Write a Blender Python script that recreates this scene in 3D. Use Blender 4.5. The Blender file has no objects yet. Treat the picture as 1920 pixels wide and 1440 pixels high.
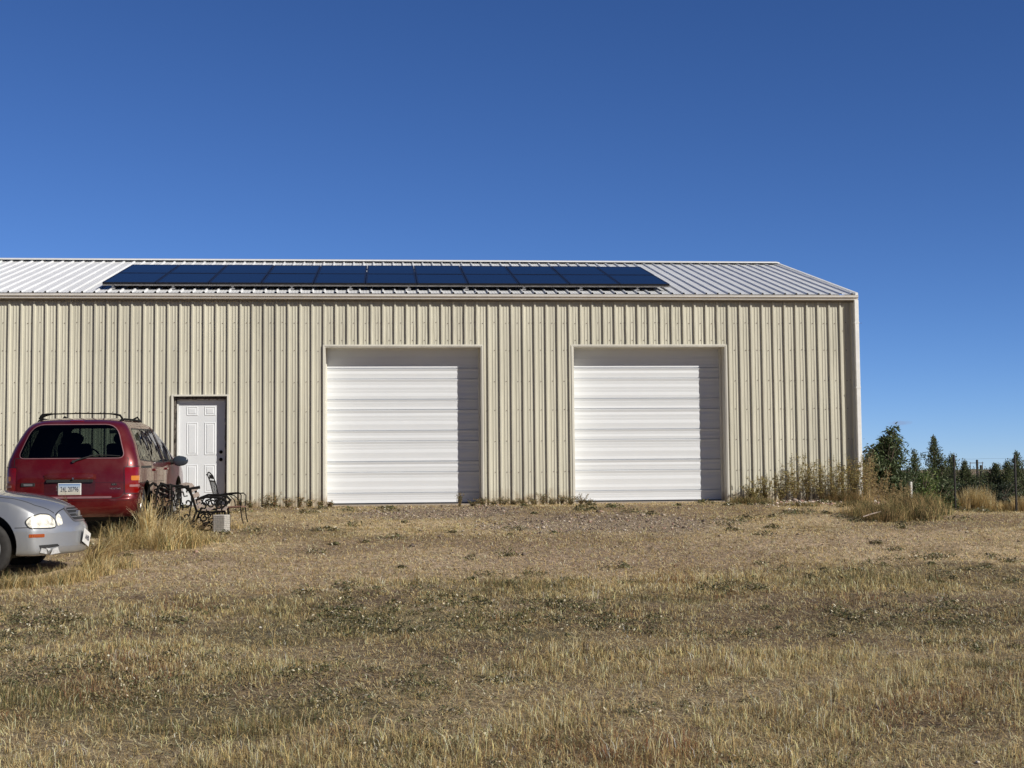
import bpy, bmesh, math, random
import numpy as np
from mathutils import Vector, Matrix
from mathutils.bvhtree import BVHTree
R=math.radians
random.seed(7); rng=np.random.default_rng(11)
sc=bpy.context.scene; COL=sc.collection
sin,cos,pi=math.sin,math.cos,math.pi

# ------------------------------------------------------------------ materials
def nt(name):
    m=bpy.data.materials.new(name); m.use_nodes=True
    t=m.node_tree; return m,t,t.nodes['Principled BSDF']
def N(t,kind,**k):
    n=t.nodes.new(kind)
    for a,b in k.items(): setattr(n,a,b)
    return n
def L(t,a,b): t.links.new(a,b)
def setp(b,**k):
    names={'col':'Base Color','rough':'Roughness','metal':'Metallic','coat':'Coat Weight','coatr':'Coat Roughness','spec':'Specular IOR Level','trans':'Transmission Weight','alpha':'Alpha','ior':'IOR'}
    for a,v in k.items():
        b.inputs[names[a]].default_value=(*v,1) if a=='col' else v
def noisecol(t,b,c1,c2,scale=5,detail=5,vec=None,rough=.6,lo=.3,hi=.7):
    n=N(t,'ShaderNodeTexNoise'); n.inputs['Scale'].default_value=scale; n.inputs['Detail'].default_value=detail
    n.inputs['Roughness'].default_value=rough
    tc=N(t,'ShaderNodeTexCoord'); 
    if vec:
        mp=N(t,'ShaderNodeMapping'); mp.inputs['Scale'].default_value=vec; L(t,tc.outputs['Object'],mp.inputs[0]); L(t,mp.outputs[0],n.inputs['Vector'])
    else: L(t,tc.outputs['Object'],n.inputs['Vector'])
    r=N(t,'ShaderNodeValToRGB'); r.color_ramp.elements[0].position=lo; r.color_ramp.elements[1].position=hi
    r.color_ramp.elements[0].color=(*c1,1); r.color_ramp.elements[1].color=(*c2,1)
    L(t,n.outputs['Fac'],r.inputs[0]); L(t,r.outputs[0],b.inputs['Base Color']); return r,n
def simple(name,c,rough=.5,metal=0,var=.12,scale=8,bump=0,**k):
    m,t,b=nt(name); setp(b,rough=rough,metal=metal,**k)
    c1=tuple(x*(1-var) for x in c); c2=tuple(min(1,x*(1+var)) for x in c)
    r,n=noisecol(t,b,c1,c2,scale)
    if bump:
        bp=N(t,'ShaderNodeBump'); bp.inputs['Strength'].default_value=bump; bp.inputs['Distance'].default_value=.01
        n2=N(t,'ShaderNodeTexNoise'); n2.inputs['Scale'].default_value=scale*6; n2.inputs['Detail'].default_value=6
        tc=N(t,'ShaderNodeTexCoord'); L(t,tc.outputs['Object'],n2.inputs['Vector'])
        L(t,n2.outputs['Fac'],bp.inputs['Height']); L(t,bp.outputs[0],b.inputs['Normal'])
    return m

def wall_mat(name,base,dirt=True,rough=.42):
    m,t,b=nt(name); setp(b,rough=rough,spec=.4)
    tc=N(t,'ShaderNodeTexCoord')
    n=N(t,'ShaderNodeTexNoise'); n.inputs['Scale'].default_value=1.3; n.inputs['Detail'].default_value=7
    mp=N(t,'ShaderNodeMapping'); mp.inputs['Scale'].default_value=(1.5,1.5,.35); L(t,tc.outputs['Object'],mp.inputs[0]); L(t,mp.outputs[0],n.inputs['Vector'])
    r=N(t,'ShaderNodeValToRGB'); r.color_ramp.elements[0].position=.3; r.color_ramp.elements[1].position=.72
    r.color_ramp.elements[0].color=(*[x*.88 for x in base],1); r.color_ramp.elements[1].color=(*[min(1,x*1.05) for x in base],1)
    L(t,n.outputs['Fac'],r.inputs[0])
    last=r.outputs[0]
    at=N(t,'ShaderNodeAttribute'); at.attribute_name='tint'
    mx=N(t,'ShaderNodeMix',data_type='RGBA',blend_type='MULTIPLY'); mx.inputs[0].default_value=1
    L(t,last,mx.inputs[6]); L(t,at.outputs['Color'],mx.inputs[7]); last=mx.outputs[2]
    # splash dirt close to the ground, streaks
    geo=N(t,'ShaderNodeNewGeometry'); sx=N(t,'ShaderNodeSeparateXYZ'); L(t,geo.outputs['Position'],sx.inputs[0])
    n2=N(t,'ShaderNodeTexNoise'); n2.inputs['Scale'].default_value=6; n2.inputs['Detail'].default_value=6
    L(t,geo.outputs['Position'],n2.inputs['Vector'])
    ma=N(t,'ShaderNodeMath',operation='MULTIPLY_ADD'); L(t,n2.outputs['Fac'],ma.inputs[0]); ma.inputs[1].default_value=.7; ma.inputs[2].default_value=-.12
    mr=N(t,'ShaderNodeMath',operation='SUBTRACT'); L(t,ma.outputs[0],mr.inputs[0]); L(t,sx.outputs['Z'],mr.inputs[1])
    ml=N(t,'ShaderNodeMath',operation='MULTIPLY'); L(t,mr.outputs[0],ml.inputs[0]); ml.inputs[1].default_value=2.6; ml.use_clamp=True
    mx2=N(t,'ShaderNodeMix',data_type='RGBA'); L(t,ml.outputs[0],mx2.inputs[0]); L(t,last,mx2.inputs[6]); mx2.inputs[7].default_value=(.30,.21,.12,1)
    L(t,mx2.outputs[2],b.inputs['Base Color'])
    # oil-canning
    bp=N(t,'ShaderNodeBump'); bp.inputs['Strength'].default_value=.5; bp.inputs['Distance'].default_value=.02
    n3=N(t,'ShaderNodeTexNoise'); n3.inputs['Scale'].default_value=1.6; n3.inputs['Detail'].default_value=2
    mp3=N(t,'ShaderNodeMapping'); mp3.inputs['Scale'].default_value=(4,4,1.2); L(t,tc.outputs['Object'],mp3.inputs[0]); L(t,mp3.outputs[0],n3.inputs['Vector'])
    L(t,n3.outputs['Fac'],bp.inputs['Height']); L(t,bp.outputs[0],b.inputs['Normal'])
    return m

def car_paint(name,c,metal=.5,rough=.32,dust=(.30,.22,.17),dustamt=.35,coat=1.0):
    m,t,b=nt(name); setp(b,metal=metal,rough=rough,coat=coat,coatr=.04)
    tc=N(t,'ShaderNodeTexCoord')
    n=N(t,'ShaderNodeTexNoise'); n.inputs['Scale'].default_value=2.5; n.inputs['Detail'].default_value=8; n.inputs['Roughness'].default_value=.65
    L(t,tc.outputs['Object'],n.inputs['Vector'])
    r=N(t,'ShaderNodeValToRGB'); r.color_ramp.elements[0].position=.42; r.color_ramp.elements[1].position=.85
    r.color_ramp.elements[0].color=(0,0,0,1); r.color_ramp.elements[1].color=(dustamt,)*3+(1,)
    L(t,n.outputs['Fac'],r.inputs[0])
    mx=N(t,'ShaderNodeMix',data_type='RGBA'); L(t,r.outputs[0],mx.inputs[0]); mx.inputs[6].default_value=(*c,1); mx.inputs[7].default_value=(*dust,1)
    L(t,mx.outputs[2],b.inputs['Base Color'])
    rr=N(t,'ShaderNodeMath',operation='MULTIPLY_ADD'); L(t,r.outputs[0],rr.inputs[0]); rr.inputs[1].default_value=.6; rr.inputs[2].default_value=rough; L(t,rr.outputs[0],b.inputs['Roughness'])
    fl=N(t,'ShaderNodeTexNoise'); fl.inputs['Scale'].default_value=1.1; L(t,tc.outputs['Object'],fl.inputs['Vector'])
    bp=N(t,'ShaderNodeBump'); bp.inputs['Strength'].default_value=.12; bp.inputs['Distance'].default_value=.03; L(t,fl.outputs['Fac'],bp.inputs['Height'])
    L(t,bp.outputs[0],b.inputs['Coat Normal'])
    return m
def glass_mat(name,tint,gl=.06,wave=0.0,rough=.0):
    m,t,b=nt(name); t.nodes.remove(b); out=t.nodes['Material Output']
    tr=N(t,'ShaderNodeBsdfTransparent'); tr.inputs[0].default_value=(*tint,1)
    gs=N(t,'ShaderNodeBsdfGlossy'); gs.inputs['Roughness'].default_value=rough; gs.inputs[0].default_value=(1,1,1,1)
    fr=N(t,'ShaderNodeFresnel'); fr.inputs['IOR'].default_value=1.5
    mx=N(t,'ShaderNodeMixShader'); L(t,fr.outputs[0],mx.inputs[0]); L(t,tr.outputs[0],mx.inputs[1]); L(t,gs.outputs[0],mx.inputs[2]); L(t,mx.outputs[0],out.inputs[0])
    if wave:
        tc=N(t,'ShaderNodeTexCoord'); n=N(t,'ShaderNodeTexNoise'); n.inputs['Scale'].default_value=3; n.inputs['Detail'].default_value=1
        L(t,tc.outputs['Object'],n.inputs['Vector']); bp=N(t,'ShaderNodeBump'); bp.inputs['Strength'].default_value=wave; bp.inputs['Distance'].default_value=.05
        L(t,n.outputs['Fac'],bp.inputs['Height']); L(t,bp.outputs[0],gs.inputs['Normal']); L(t,bp.outputs[0],fr.inputs['Normal'])
    return m
def attr_mat(name,rough=.8,transl=.25,mul=1.0,spec=.15):
    m,t,b=nt(name); setp(b,rough=rough,spec=spec)
    at=N(t,'ShaderNodeAttribute'); at.attribute_name='Col'
    tl=N(t,'ShaderNodeBsdfTranslucent'); mx=N(t,'ShaderNodeMixShader'); mx.inputs[0].default_value=transl
    L(t,at.outputs['Color'],b.inputs['Base Color']); L(t,at.outputs['Color'],tl.inputs[0])
    L(t,b.outputs[0],mx.inputs[1]); L(t,tl.outputs[0],mx.inputs[2]); L(t,mx.outputs[0],t.nodes['Material Output'].inputs[0])
    return m

M={}
M['wall']=wall_mat('beige_wall_steel',(.605,.583,.485))
M['trimw']=wall_mat('beige_trim_steel',(.72,.70,.62))
M['white']=simple('white_door_paint',(.725,.75,.78),.45,var=.015,scale=3)
M['whitetrim']=simple('white_trim_paint',(.80,.80,.78),.45,var=.08,scale=9)
M['roof']=simple('pale_roof_steel',(.74,.75,.76),.42,metal=0,var=.06,scale=1.2)
M['gutter']=simple('gutter_paint',(.74,.72,.69),.4,var=.08,scale=6)
M['fasciad']=simple('eave_shade_fascia',(.22,.19,.15),.6,var=.1)  # fascia colour darkened to deepen the eave shadow
M['dark']=simple('black_rubber',(.02,.02,.02),.6,var=.2)
M['blackmetal']=simple('black_iron',(.005,.005,.005),.75,metal=0,spec=.2,var=.3,scale=30,bump=.2)
M['foam']=simple('ragged_foam',(.10,.085,.075),.95,var=.8,scale=25,bump=.8)
M['concrete']=simple('pale_concrete',(.66,.63,.57),.95,var=.2,scale=20,bump=.6)
M['slab']=simple('slab_concrete',(.34,.29,.24),.95,var=.2,scale=14,bump=.5)
M['alu']=simple('raw_aluminium',(.45,.45,.46),.35,metal=.8,var=.1)
M['chrome']=simple('chrome',(.75,.75,.76),.12,metal=1,var=.03)
M['screw']=simple('rusty_screw',(.11,.075,.05),.7,var=.5,scale=200)
M['wood']=simple('weathered_slat_wood',(.33,.265,.225),.85,var=.3,scale=22,bump=.5)
M['blackwood']=simple('near_black_slat_wood',(.022,.017,.014),.85,var=.4,scale=22,bump=.5)  # near-black tone for the slats of the tipped bench
M['redwood']=simple('weathered_rust_wood',(.20,.11,.08),.8,var=.3,scale=22,bump=.5)
M['pvframe']=simple('black_panel_frame',(.012,.013,.018),.35,metal=.2,var=.2)
def pv():
    m,t,b=nt('solar_cell_glass'); setp(b,rough=.22,coat=0,spec=.14)
    tc=N(t,'ShaderNodeTexCoord'); br=N(t,'ShaderNodeTexBrick'); br.offset=0; br.inputs['Scale'].default_value=6.2
    br.inputs['Brick Width'].default_value=1; br.inputs['Row Height'].default_value=1; br.inputs['Mortar Size'].default_value=.02
    br.inputs['Color1'].default_value=(.004,.009,.021,1); br.inputs['Color2'].default_value=(.005,.010,.024,1); br.inputs['Mortar'].default_value=(.005,.011,.028,1)
    L(t,tc.outputs['Object'],br.inputs['Vector']); L(t,br.outputs[0],b.inputs['Base Color']); return m
M['pv']=pv()
M['red']=car_paint('maroon_metallic_paint',(.125,.0035,.006),metal=.35,rough=.33,dustamt=.16)
M['silver']=car_paint('silver_metallic_paint',(.44,.455,.475),metal=.7,rough=.36,dust=(.34,.31,.27),dustamt=.3)
M['tyre']=simple('dusty_tyre_rubber',(.028,.026,.025),.85,var=.4,scale=14,bump=.3)
M['rim']=simple('dull_alloy_rim',(.50,.50,.51),.35,metal=.7,var=.1)
M['glass_rear']=glass_mat('tinted_rear_glass',(.11,.14,.13))
M['glass_side']=glass_mat('tinted_side_glass',(.16,.18,.17),wave=.22)
M['glass_clear']=glass_mat('windscreen_glass',(.72,.78,.75))
M['interior']=simple('dark_cabin_cloth',(.022,.021,.022),.9,var=.3)
def lens(name,c,emis=0,rough=.12):
    m,t,b=nt(name); setp(b,rough=rough,coat=1.0,coatr=.03)
    tc=N(t,'ShaderNodeTexCoord'); w=N(t,'ShaderNodeTexWave'); w.inputs['Scale'].default_value=28; w.inputs['Distortion'].default_value=1.0
    L(t,tc.outputs['Object'],w.inputs['Vector'])
    r=N(t,'ShaderNodeValToRGB'); r.color_ramp.elements[0].color=(*[x*.55 for x in c],1); r.color_ramp.elements[1].color=(*c,1); L(t,w.outputs['Fac'],r.inputs[0]); L(t,r.outputs[0],b.inputs['Base Color']); return m
M['lensred']=lens('red_lamp_lens',(.26,.004,.004)); M['lensamber']=lens('amber_lamp_lens',(.72,.24,.012)); M['lensclear']=lens('clear_pinkish_lens',(.42,.20,.20))
M['marker']=lens('orange_marker_lens',(.42,.09,.02))
def headl():
    m,t,b=nt('hazed_headlight_lens'); setp(b,rough=.22,coat=1,coatr=.08)
    noisecol(t,b,(.30,.29,.25),(.92,.89,.78),scale=16,detail=4,lo=.28,hi=.55); return m
M['headlight']=headl()
M['plate_blue']=None
def plate():
    m,t,b=nt('licence_plate_paint'); setp(b,rough=.35)
    tc=N(t,'ShaderNodeTexCoord'); sp=N(t,'ShaderNodeSeparateXYZ'); L(t,tc.outputs['Generated'],sp.inputs[0])
    r=N(t,'ShaderNodeValToRGB'); e=r.color_ramp.elements; e[0].position=0; e[0].color=(.55,.52,.42,1); e[1].position=1; e[1].color=(.10,.20,.42,1)
    x=e.new(.5); x.color=(.55,.56,.55,1); y=e.new(.8); y.color=(.35,.46,.62,1)
    L(t,sp.outputs['Z'],r.inputs[0]); L(t,r.outputs[0],b.inputs['Base Color']); return m
M['plate']=plate()
M['platetext']=simple('plate_ink',(.015,.02,.05),.4,var=.1)
M['bark']=simple('grey_brown_bark',(.13,.10,.075),.95,var=.35,scale=18,bump=.6)
M['leaf']=attr_mat('leaf_foliage',.55,.25,spec=.35)
M['grass']=attr_mat('dry_grass_blades',.75,.35)
M['stone']=attr_mat('rubble_stone',.9,0.0)
M['pole']=simple('utility_pole_wood',(.10,.08,.07),.9,var=.2)
M['rust']=simple('dark_rusted_steel',(.014,.011,.010),.7,var=.5,scale=25)

# ------------------------------------------------------------------ helpers
def link(o,parent=None):
    COL.objects.link(o)
    if parent is not None: o.parent=parent
    return o
def tag(o,label=None,cat=None,group=None,kind=None):
    if label: o['label']=label
    if cat: o['category']=cat
    if group: o['group']=group
    if kind: o['kind']=kind
    return o
def empty(name,loc=(0,0,0),rz=0,label=None,cat=None,group=None,rx=0,ry=0):
    o=bpy.data.objects.new(name,None); o.location=loc; o.rotation_euler=(rx,ry,rz); o.empty_display_size=.2
    link(o); return tag(o,label,cat,group)
def meshobj(name,V,F,mat,parent=None,smooth=None,loc=None):
    me=bpy.data.meshes.new(name); me.from_pydata([tuple(v) for v in V],[],F); me.validate(); me.update()
    if mat is not None:
        for m_ in (mat if isinstance(mat,(list,tuple)) else [mat]): me.materials.append(m_)
    if smooth is not None:
        me.polygons.foreach_set('use_smooth',[True]*len(me.polygons)); me.set_sharp_from_angle(angle=R(smooth))
    o=bpy.data.objects.new(name,me)
    if loc is not None: o.location=loc
    return link(o,parent)
class MB:
    def __init__(s): s.V=[];s.F=[]
    def add(s,V,F):
        n=len(s.V); s.V+= [tuple(v) for v in V]; s.F+=[tuple(i+n for i in f) for f in F]
    def box(s,x0,x1,y0,y1,z0,z1,mat=None):
        V=[(x,y,z) for z in (z0,z1) for y in (y0,y1) for x in (x0,x1)]
        if mat is not None: V=[mat@Vector(v) for v in V]
        s.add(V,[(0,2,3,1),(4,5,7,6),(0,1,5,4),(2,6,7,3),(0,4,6,2),(1,3,7,5)])
    def tube(s,pts,r,n=8,cap=True):
        pts=[Vector(p) for p in pts]; rs=r if isinstance(r,(list,tuple)) else [r]*len(pts)
        b=len(s.V); ref=None
        for i,p in enumerate(pts):
            d=(pts[min(i+1,len(pts)-1)]-pts[max(i-1,0)]).normalized()
            if ref is None: ref=d.orthogonal().normalized()
            a=(ref-d*ref.dot(d)); 
            if a.length<1e-6: a=d.orthogonal()
            a.normalize(); ref=a; c=d.cross(a)
            for k in range(n):
                t=2*pi*k/n; s.V.append(tuple(p+(a*cos(t)+c*sin(t))*rs[i]))
        for i in range(len(pts)-1):
            for k in range(n):
                k2=(k+1)%n; s.F.append((b+i*n+k,b+i*n+k2,b+(i+1)*n+k2,b+(i+1)*n+k))
        if cap:
            s.F.append(tuple(b+k for k in reversed(range(n)))); s.F.append(tuple(b+(len(pts)-1)*n+k for k in range(n)))
    def extrude_x(s,prof,x0,x1,closed=False):
        n=len(prof); V=[(x0,y,z) for y,z in prof]+[(x1,y,z) for y,z in prof]
        F=[(i,i+1,n+i+1,n+i) for i in range(n-1)]
        if closed: F+= [(n-1,0,n,2*n-1),tuple(range(n)),tuple(reversed(range(n,2*n)))]
        s.add(V,F)
    def lathe_x(s,prof,n=32,cx=0,cy=0,cz=0):  # prof: (x,r)
        b=len(s.V)
        for x,r in prof:
            for k in range(n):
                t=2*pi*k/n; s.V.append((cx+x,cy+r*cos(t),cz+r*sin(t)))
        for i in range(len(prof)-1):
            for k in range(n):
                k2=(k+1)%n; s.F.append((b+i*n+k,b+i*n+k2,b+(i+1)*n+k2,b+(i+1)*n+k))
    def build(s,name,mat,parent=None,smooth=None,loc=None,bevel=None):
        o=meshobj(name,s.V,s.F,mat,parent,smooth,loc)
        if bevel:
            md=o.modifiers.new('bevel','BEVEL'); md.width=bevel; md.segments=2; md.limit_method='ANGLE'
        return o
def box(name,x0,x1,y0,y1,z0,z1,mat,parent=None,bevel=None):
    m=MB(); m.box(x0,x1,y0,y1,z0,z1); return m.build(name,mat,parent,bevel=bevel)
def colattr(me,cols,name='Col'):
    a=me.color_attributes.new(name,'FLOAT_COLOR','POINT')
    c=np.ones((len(cols),4),dtype=np.float32); c[:,:3]=cols; a.data.foreach_set('color',c.ravel())
def npmesh(name,V,tri,cols,mat,parent=None):
    """V (n,3) float, tri (m,k) int, cols (n,3)"""
    me=bpy.data.meshes.new(name); k=tri.shape[1]
    me.vertices.add(len(V)); me.vertices.foreach_set('co',np.asarray(V,dtype=np.float32).ravel())
    me.loops.add(tri.size); me.loops.foreach_set('vertex_index',tri.astype(np.int32).ravel())
    me.polygons.add(len(tri)); me.polygons.foreach_set('loop_start',np.arange(0,tri.size,k,dtype=np.int32))
    me.update(calc_edges=True)
    if cols is not None: colattr(me,cols)
    me.materials.append(mat)
    o=bpy.data.objects.new(name,me); return link(o,parent)

# value noise for numpy
_tab=rng.random((256,256))
def vn(x,y):
    xi=np.floor(x).astype(int); yi=np.floor(y).astype(int); fx=x-xi; fy=y-yi
    fx=fx*fx*(3-2*fx); fy=fy*fy*(3-2*fy)
    a=_tab[xi%256,yi%256]; b=_tab[(xi+1)%256,yi%256]; c=_tab[xi%256,(yi+1)%256]; d=_tab[(xi+1)%256,(yi+1)%256]
    return (a*(1-fx)+b*fx)*(1-fy)+(c*(1-fx)+d*fx)*fy
def fbm(x,y,o=4):
    s=0;w=.5;t=0
    for i in range(o): s=s+w*vn(x*2**i+17*i,y*2**i+31*i); t+=w; w*=.5
    return s/t
PY=np.array([-60,-30,-20,-14,-9,-6.5,-4.5,-2.5,-.6,.5,3,8,20,60,200,600,6000.]); PZ=np.array([-1.15,-1.12,-1.06,-.90,-.62,-.40,-.27,-.16,-.045,-.04,-.2,-.5,-.7,-1.2,-3.5,-6.,-6.])
def smooth01(t): t=np.clip(t,0,1); return t*t*(3-2*t)
def gz(x,y,detail=True):
    x=np.asarray(x,float); y=np.asarray(y,float)
    z=np.interp(y,PY,PZ)
    # east of the building pad the ground drops away
    e=smooth01((x-.2)/2.2)*smooth01((y+3.5)/4.0)
    z=z*(1-e)+np.minimum(z,-.58-.0*x)*e
    inside=((x>-33.3)&(x<.3)&(y>0.05)&(y<11.2)); z=np.where(inside,np.minimum(z,-.06),z)
    if detail:
        near=smooth01((60-np.abs(y))/30)
        bump=(fbm(x*.45+5,y*.45,3)-.5)*.11+(fbm(x*2.1,y*2.1+9,3)-.5)*.045
        bump=bump*near*smooth01((-y+.1)/1.5*1.0) + bump*near*smooth01((x-1)/1.5)*smooth01((y+.1)/1.5)
        z=z+bump
    return z
def gh(x,y): return float(gz(np.array([x]),np.array([y]))[0])

# ------------------------------------------------------------------ camera, light, world
cam=bpy.data.cameras.new('camera'); co=bpy.data.objects.new('camera',cam); COL.objects.link(co)
yaw,pit,rol=R(5.2139),R(3.6966),R(-.5256)
fw=Vector((sin(yaw)*cos(pit),cos(yaw)*cos(pit),sin(pit))); r0=Vector((cos(yaw),-sin(yaw),0)); u0=r0.cross(fw)
rr=r0*cos(rol)+u0*sin(rol); uu=-r0*sin(rol)+u0*cos(rol)
mt=Matrix((( rr.x,uu.x,-fw.x,-9.0852),(rr.y,uu.y,-fw.y,-27.0268),(rr.z,uu.z,-fw.z,.5617),(0,0,0,1)))
co.matrix_world=mt; cam.sensor_width=36; cam.lens=48.75; cam.clip_start=.1; cam.clip_end=20000
sc.camera=co
SAZ,SEL=R(50),R(31)   # sun: 50 deg to the right of the wall normal, 31 deg high
sd=Vector((sin(SAZ)*cos(SEL),-cos(SAZ)*cos(SEL),sin(SEL)))
sun=bpy.data.lights.new('sun','SUN'); sun.energy=5.0; sun.angle=R(.53); sun.color=(1,.945,.85)
so=bpy.data.objects.new('sun',sun); COL.objects.link(so); so.rotation_euler=sd.to_track_quat('Z','Y').to_euler(); so.location=(10,-20,20)
w=bpy.data.worlds.new('World'); sc.world=w; w.use_nodes=True; t=w.node_tree; bg=t.nodes['Background']
sky=N(t,'ShaderNodeTexSky'); sky.sky_type='NISHITA'; sky.sun_disc=False; sky.sun_elevation=SEL; sky.sun_rotation=math.atan2(sd.x,sd.y)
sky.altitude=2500; sky.air_density=.7; sky.dust_density=0; sky.ozone_density=3
# tiny faint cloud low on the right
tc=N(t,'ShaderNodeTexCoord')
def dirv(u,v): 
    d=fw*2600+rr*(u-960)-uu*(v-720); return d.normalized()
cd=Vector((0.3556,0.9341,0.0326)).normalized()
mp=N(t,'ShaderNodeMapping'); L(t,tc.outputs['Generated'],mp.inputs[0]); mp.inputs['Location'].default_value=(-cd.x,-cd.y,-cd.z)
mp2=N(t,'ShaderNodeMapping'); mp2.inputs['Scale'].default_value=(130,130,560); L(t,mp.outputs[0],mp2.inputs[0])
cn=N(t,'ShaderNodeTexNoise'); cn.inputs['Scale'].default_value=230; L(t,tc.outputs['Generated'],cn.inputs['Vector'])
ln=N(t,'ShaderNodeVectorMath',operation='LENGTH'); L(t,mp2.outputs[0],ln.inputs[0])
ad=N(t,'ShaderNodeMath',operation='MULTIPLY_ADD'); L(t,cn.outputs['Fac'],ad.inputs[0]); ad.inputs[1].default_value=1.2; L(t,ln.outputs['Value'],ad.inputs[2])
mr=N(t,'ShaderNodeMapRange'); L(t,ad.outputs[0],mr.inputs[0]); mr.inputs[1].default_value=1.0; mr.inputs[2].default_value=1.7; mr.inputs[3].default_value=.6; mr.inputs[4].default_value=0
spc=N(t,'ShaderNodeSeparateColor'); L(t,sky.outputs[0],spc.inputs[0]); cbc=N(t,'ShaderNodeCombineColor')
for ci,(pw,kk) in enumerate(((1.20,1.0),(1.08,1.03),(.99,1.27))):   # clearer, bluer high-plains air
    m1=N(t,'ShaderNodeMath',operation='MULTIPLY'); L(t,spc.outputs[ci],m1.inputs[0]); m1.inputs[1].default_value=.085
    m2=N(t,'ShaderNodeMath',operation='POWER'); L(t,m1.outputs[0],m2.inputs[0]); m2.inputs[1].default_value=pw
    m3=N(t,'ShaderNodeMath',operation='MULTIPLY'); L(t,m2.outputs[0],m3.inputs[0]); m3.inputs[1].default_value=kk/.085; L(t,m3.outputs[0],cbc.inputs[ci])
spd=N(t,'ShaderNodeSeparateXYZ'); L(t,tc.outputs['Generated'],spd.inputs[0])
sg=N(t,'ShaderNodeMapRange',interpolation_type='SMOOTHSTEP'); L(t,spd.outputs['Y'],sg.inputs[0]); sg.inputs[1].default_value=-.4; sg.inputs[2].default_value=.5; sg.inputs[3].default_value=.38; sg.inputs[4].default_value=1.0  # sky dimmed behind the camera, added to deepen the shadows
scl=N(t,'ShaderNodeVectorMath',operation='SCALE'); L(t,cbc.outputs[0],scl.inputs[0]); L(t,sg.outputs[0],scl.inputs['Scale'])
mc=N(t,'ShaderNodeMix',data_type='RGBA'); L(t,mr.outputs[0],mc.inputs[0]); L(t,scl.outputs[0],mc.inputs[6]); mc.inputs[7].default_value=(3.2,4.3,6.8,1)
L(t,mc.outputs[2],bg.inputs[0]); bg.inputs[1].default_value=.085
sc.view_settings.view_transform='Standard'; sc.view_settings.look='None'; sc.view_settings.exposure=0
sc.cycles.max_bounces=8; sc.cycles.transparent_max_bounces=16

# ------------------------------------------------------------------ ground
def ground():
    xs=np.concatenate([-np.geomspace(9000,35,14),np.arange(-34,-17,1.0),np.arange(-17,7,.16),np.arange(7,40,1.0),np.geomspace(42,9000,16)])
    ys=np.concatenate([-np.geomspace(3000,45,10),np.arange(-44,-24,1.0),np.arange(-24,1.5,.16),np.arange(1.5,16,.4),np.arange(16,60,3.),np.geomspace(62,14000,22)])
    X,Y=np.meshgrid(xs,ys); Z=gz(X,Y)
    # low far swell that closes the horizon
    far=smooth01((np.hypot(X,Y)-2500)/5000)*4.0; Z=Z+far
    V=np.stack([X,Y,Z],-1).reshape(-1,3); nx=len(xs); ny=len(ys)
    i=np.arange(nx*ny).reshape(ny,nx); F=np.stack([i[:-1,:-1],i[:-1,1:],i[1:,1:],i[1:,:-1]],-1).reshape(-1,4)
    x=V[:,0];y=V[:,1]
    g=patch_gravel(x,y)[:,None]; s=straw_patch(x,y)[:,None]
    soil=np.array([.30,.22,.15]); straw=np.array([.58,.455,.295]); grav=np.array([.31,.245,.185]); olive=np.array([.15,.14,.08])
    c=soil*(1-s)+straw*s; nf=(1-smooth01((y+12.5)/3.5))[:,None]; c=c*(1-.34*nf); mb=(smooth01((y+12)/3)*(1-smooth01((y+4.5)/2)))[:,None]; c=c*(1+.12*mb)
    tk=track(x,y)[:,None]; c=c*(1-.75*tk)+np.array([.50,.38,.275])*.75*tk
    ol=(smooth01((fbm(x*.5+40,y*.9+3,4)-.52)/.15)*(1-.6*smooth01((y+12)/4)))[:,None]; c=c*(1-.55*ol*(1-tk))+olive*.55*ol*(1-tk)
    c=c*(1-.75*g)+grav*.75*g
    far=smooth01((np.hypot(x,y+15)-60)/100)[:,None]; c=c*(1-far)+np.array([.27,.205,.135])*far
    m,t,b=nt('dry_ground'); setp(b,rough=.95,spec=.1)
    at=N(t,'ShaderNodeAttribute'); at.attribute_name='Col'
    geo=N(t,'ShaderNodeNewGeometry')
    def nz(sc_,d=6,r=.65):
        n=N(t,'ShaderNodeTexNoise'); n.inputs['Scale'].default_value=sc_; n.inputs['Detail'].default_value=d; n.inputs['Roughness'].default_value=r; L(t,geo.outputs['Position'],n.inputs['Vector']); return n
    n1=nz(9,8,.75); mr=N(t,'ShaderNodeMapRange'); L(t,n1.outputs['Fac'],mr.inputs[0]); mr.inputs[1].default_value=.3; mr.inputs[2].default_value=.7; mr.inputs[3].default_value=.45; mr.inputs[4].default_value=1.5
    vo=N(t,'ShaderNodeTexVoronoi'); vo.inputs['Scale'].default_value=38; L(t,geo.outputs['Position'],vo.inputs['Vector'])
    mr2=N(t,'ShaderNodeMapRange'); sepc=N(t,'ShaderNodeSeparateColor'); L(t,vo.outputs['Color'],sepc.inputs[0]); L(t,sepc.outputs[0],mr2.inputs[0]); mr2.inputs[3].default_value=.6; mr2.inputs[4].default_value=1.35
    mm=N(t,'ShaderNodeMath',operation='MULTIPLY'); L(t,mr.outputs[0],mm.inputs[0]); L(t,mr2.outputs[0],mm.inputs[1])
    mx=N(t,'ShaderNodeVectorMath',operation='SCALE'); L(t,at.outputs['Color'],mx.inputs[0]); L(t,mm.outputs[0],mx.inputs['Scale']); L(t,mx.outputs[0],b.inputs['Base Color'])
    bp=N(t,'ShaderNodeBump'); bp.inputs['Strength'].default_value=.9; bp.inputs['Distance'].default_value=.03; L(t,mm.outputs[0],bp.inputs['Height']); L(t,bp.outputs[0],b.inputs['Normal'])
    o=npmesh('ground',V,F,c,m); o.data.polygons.foreach_set('use_smooth',[True]*len(o.data.polygons)); tag(o,kind='structure')
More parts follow.
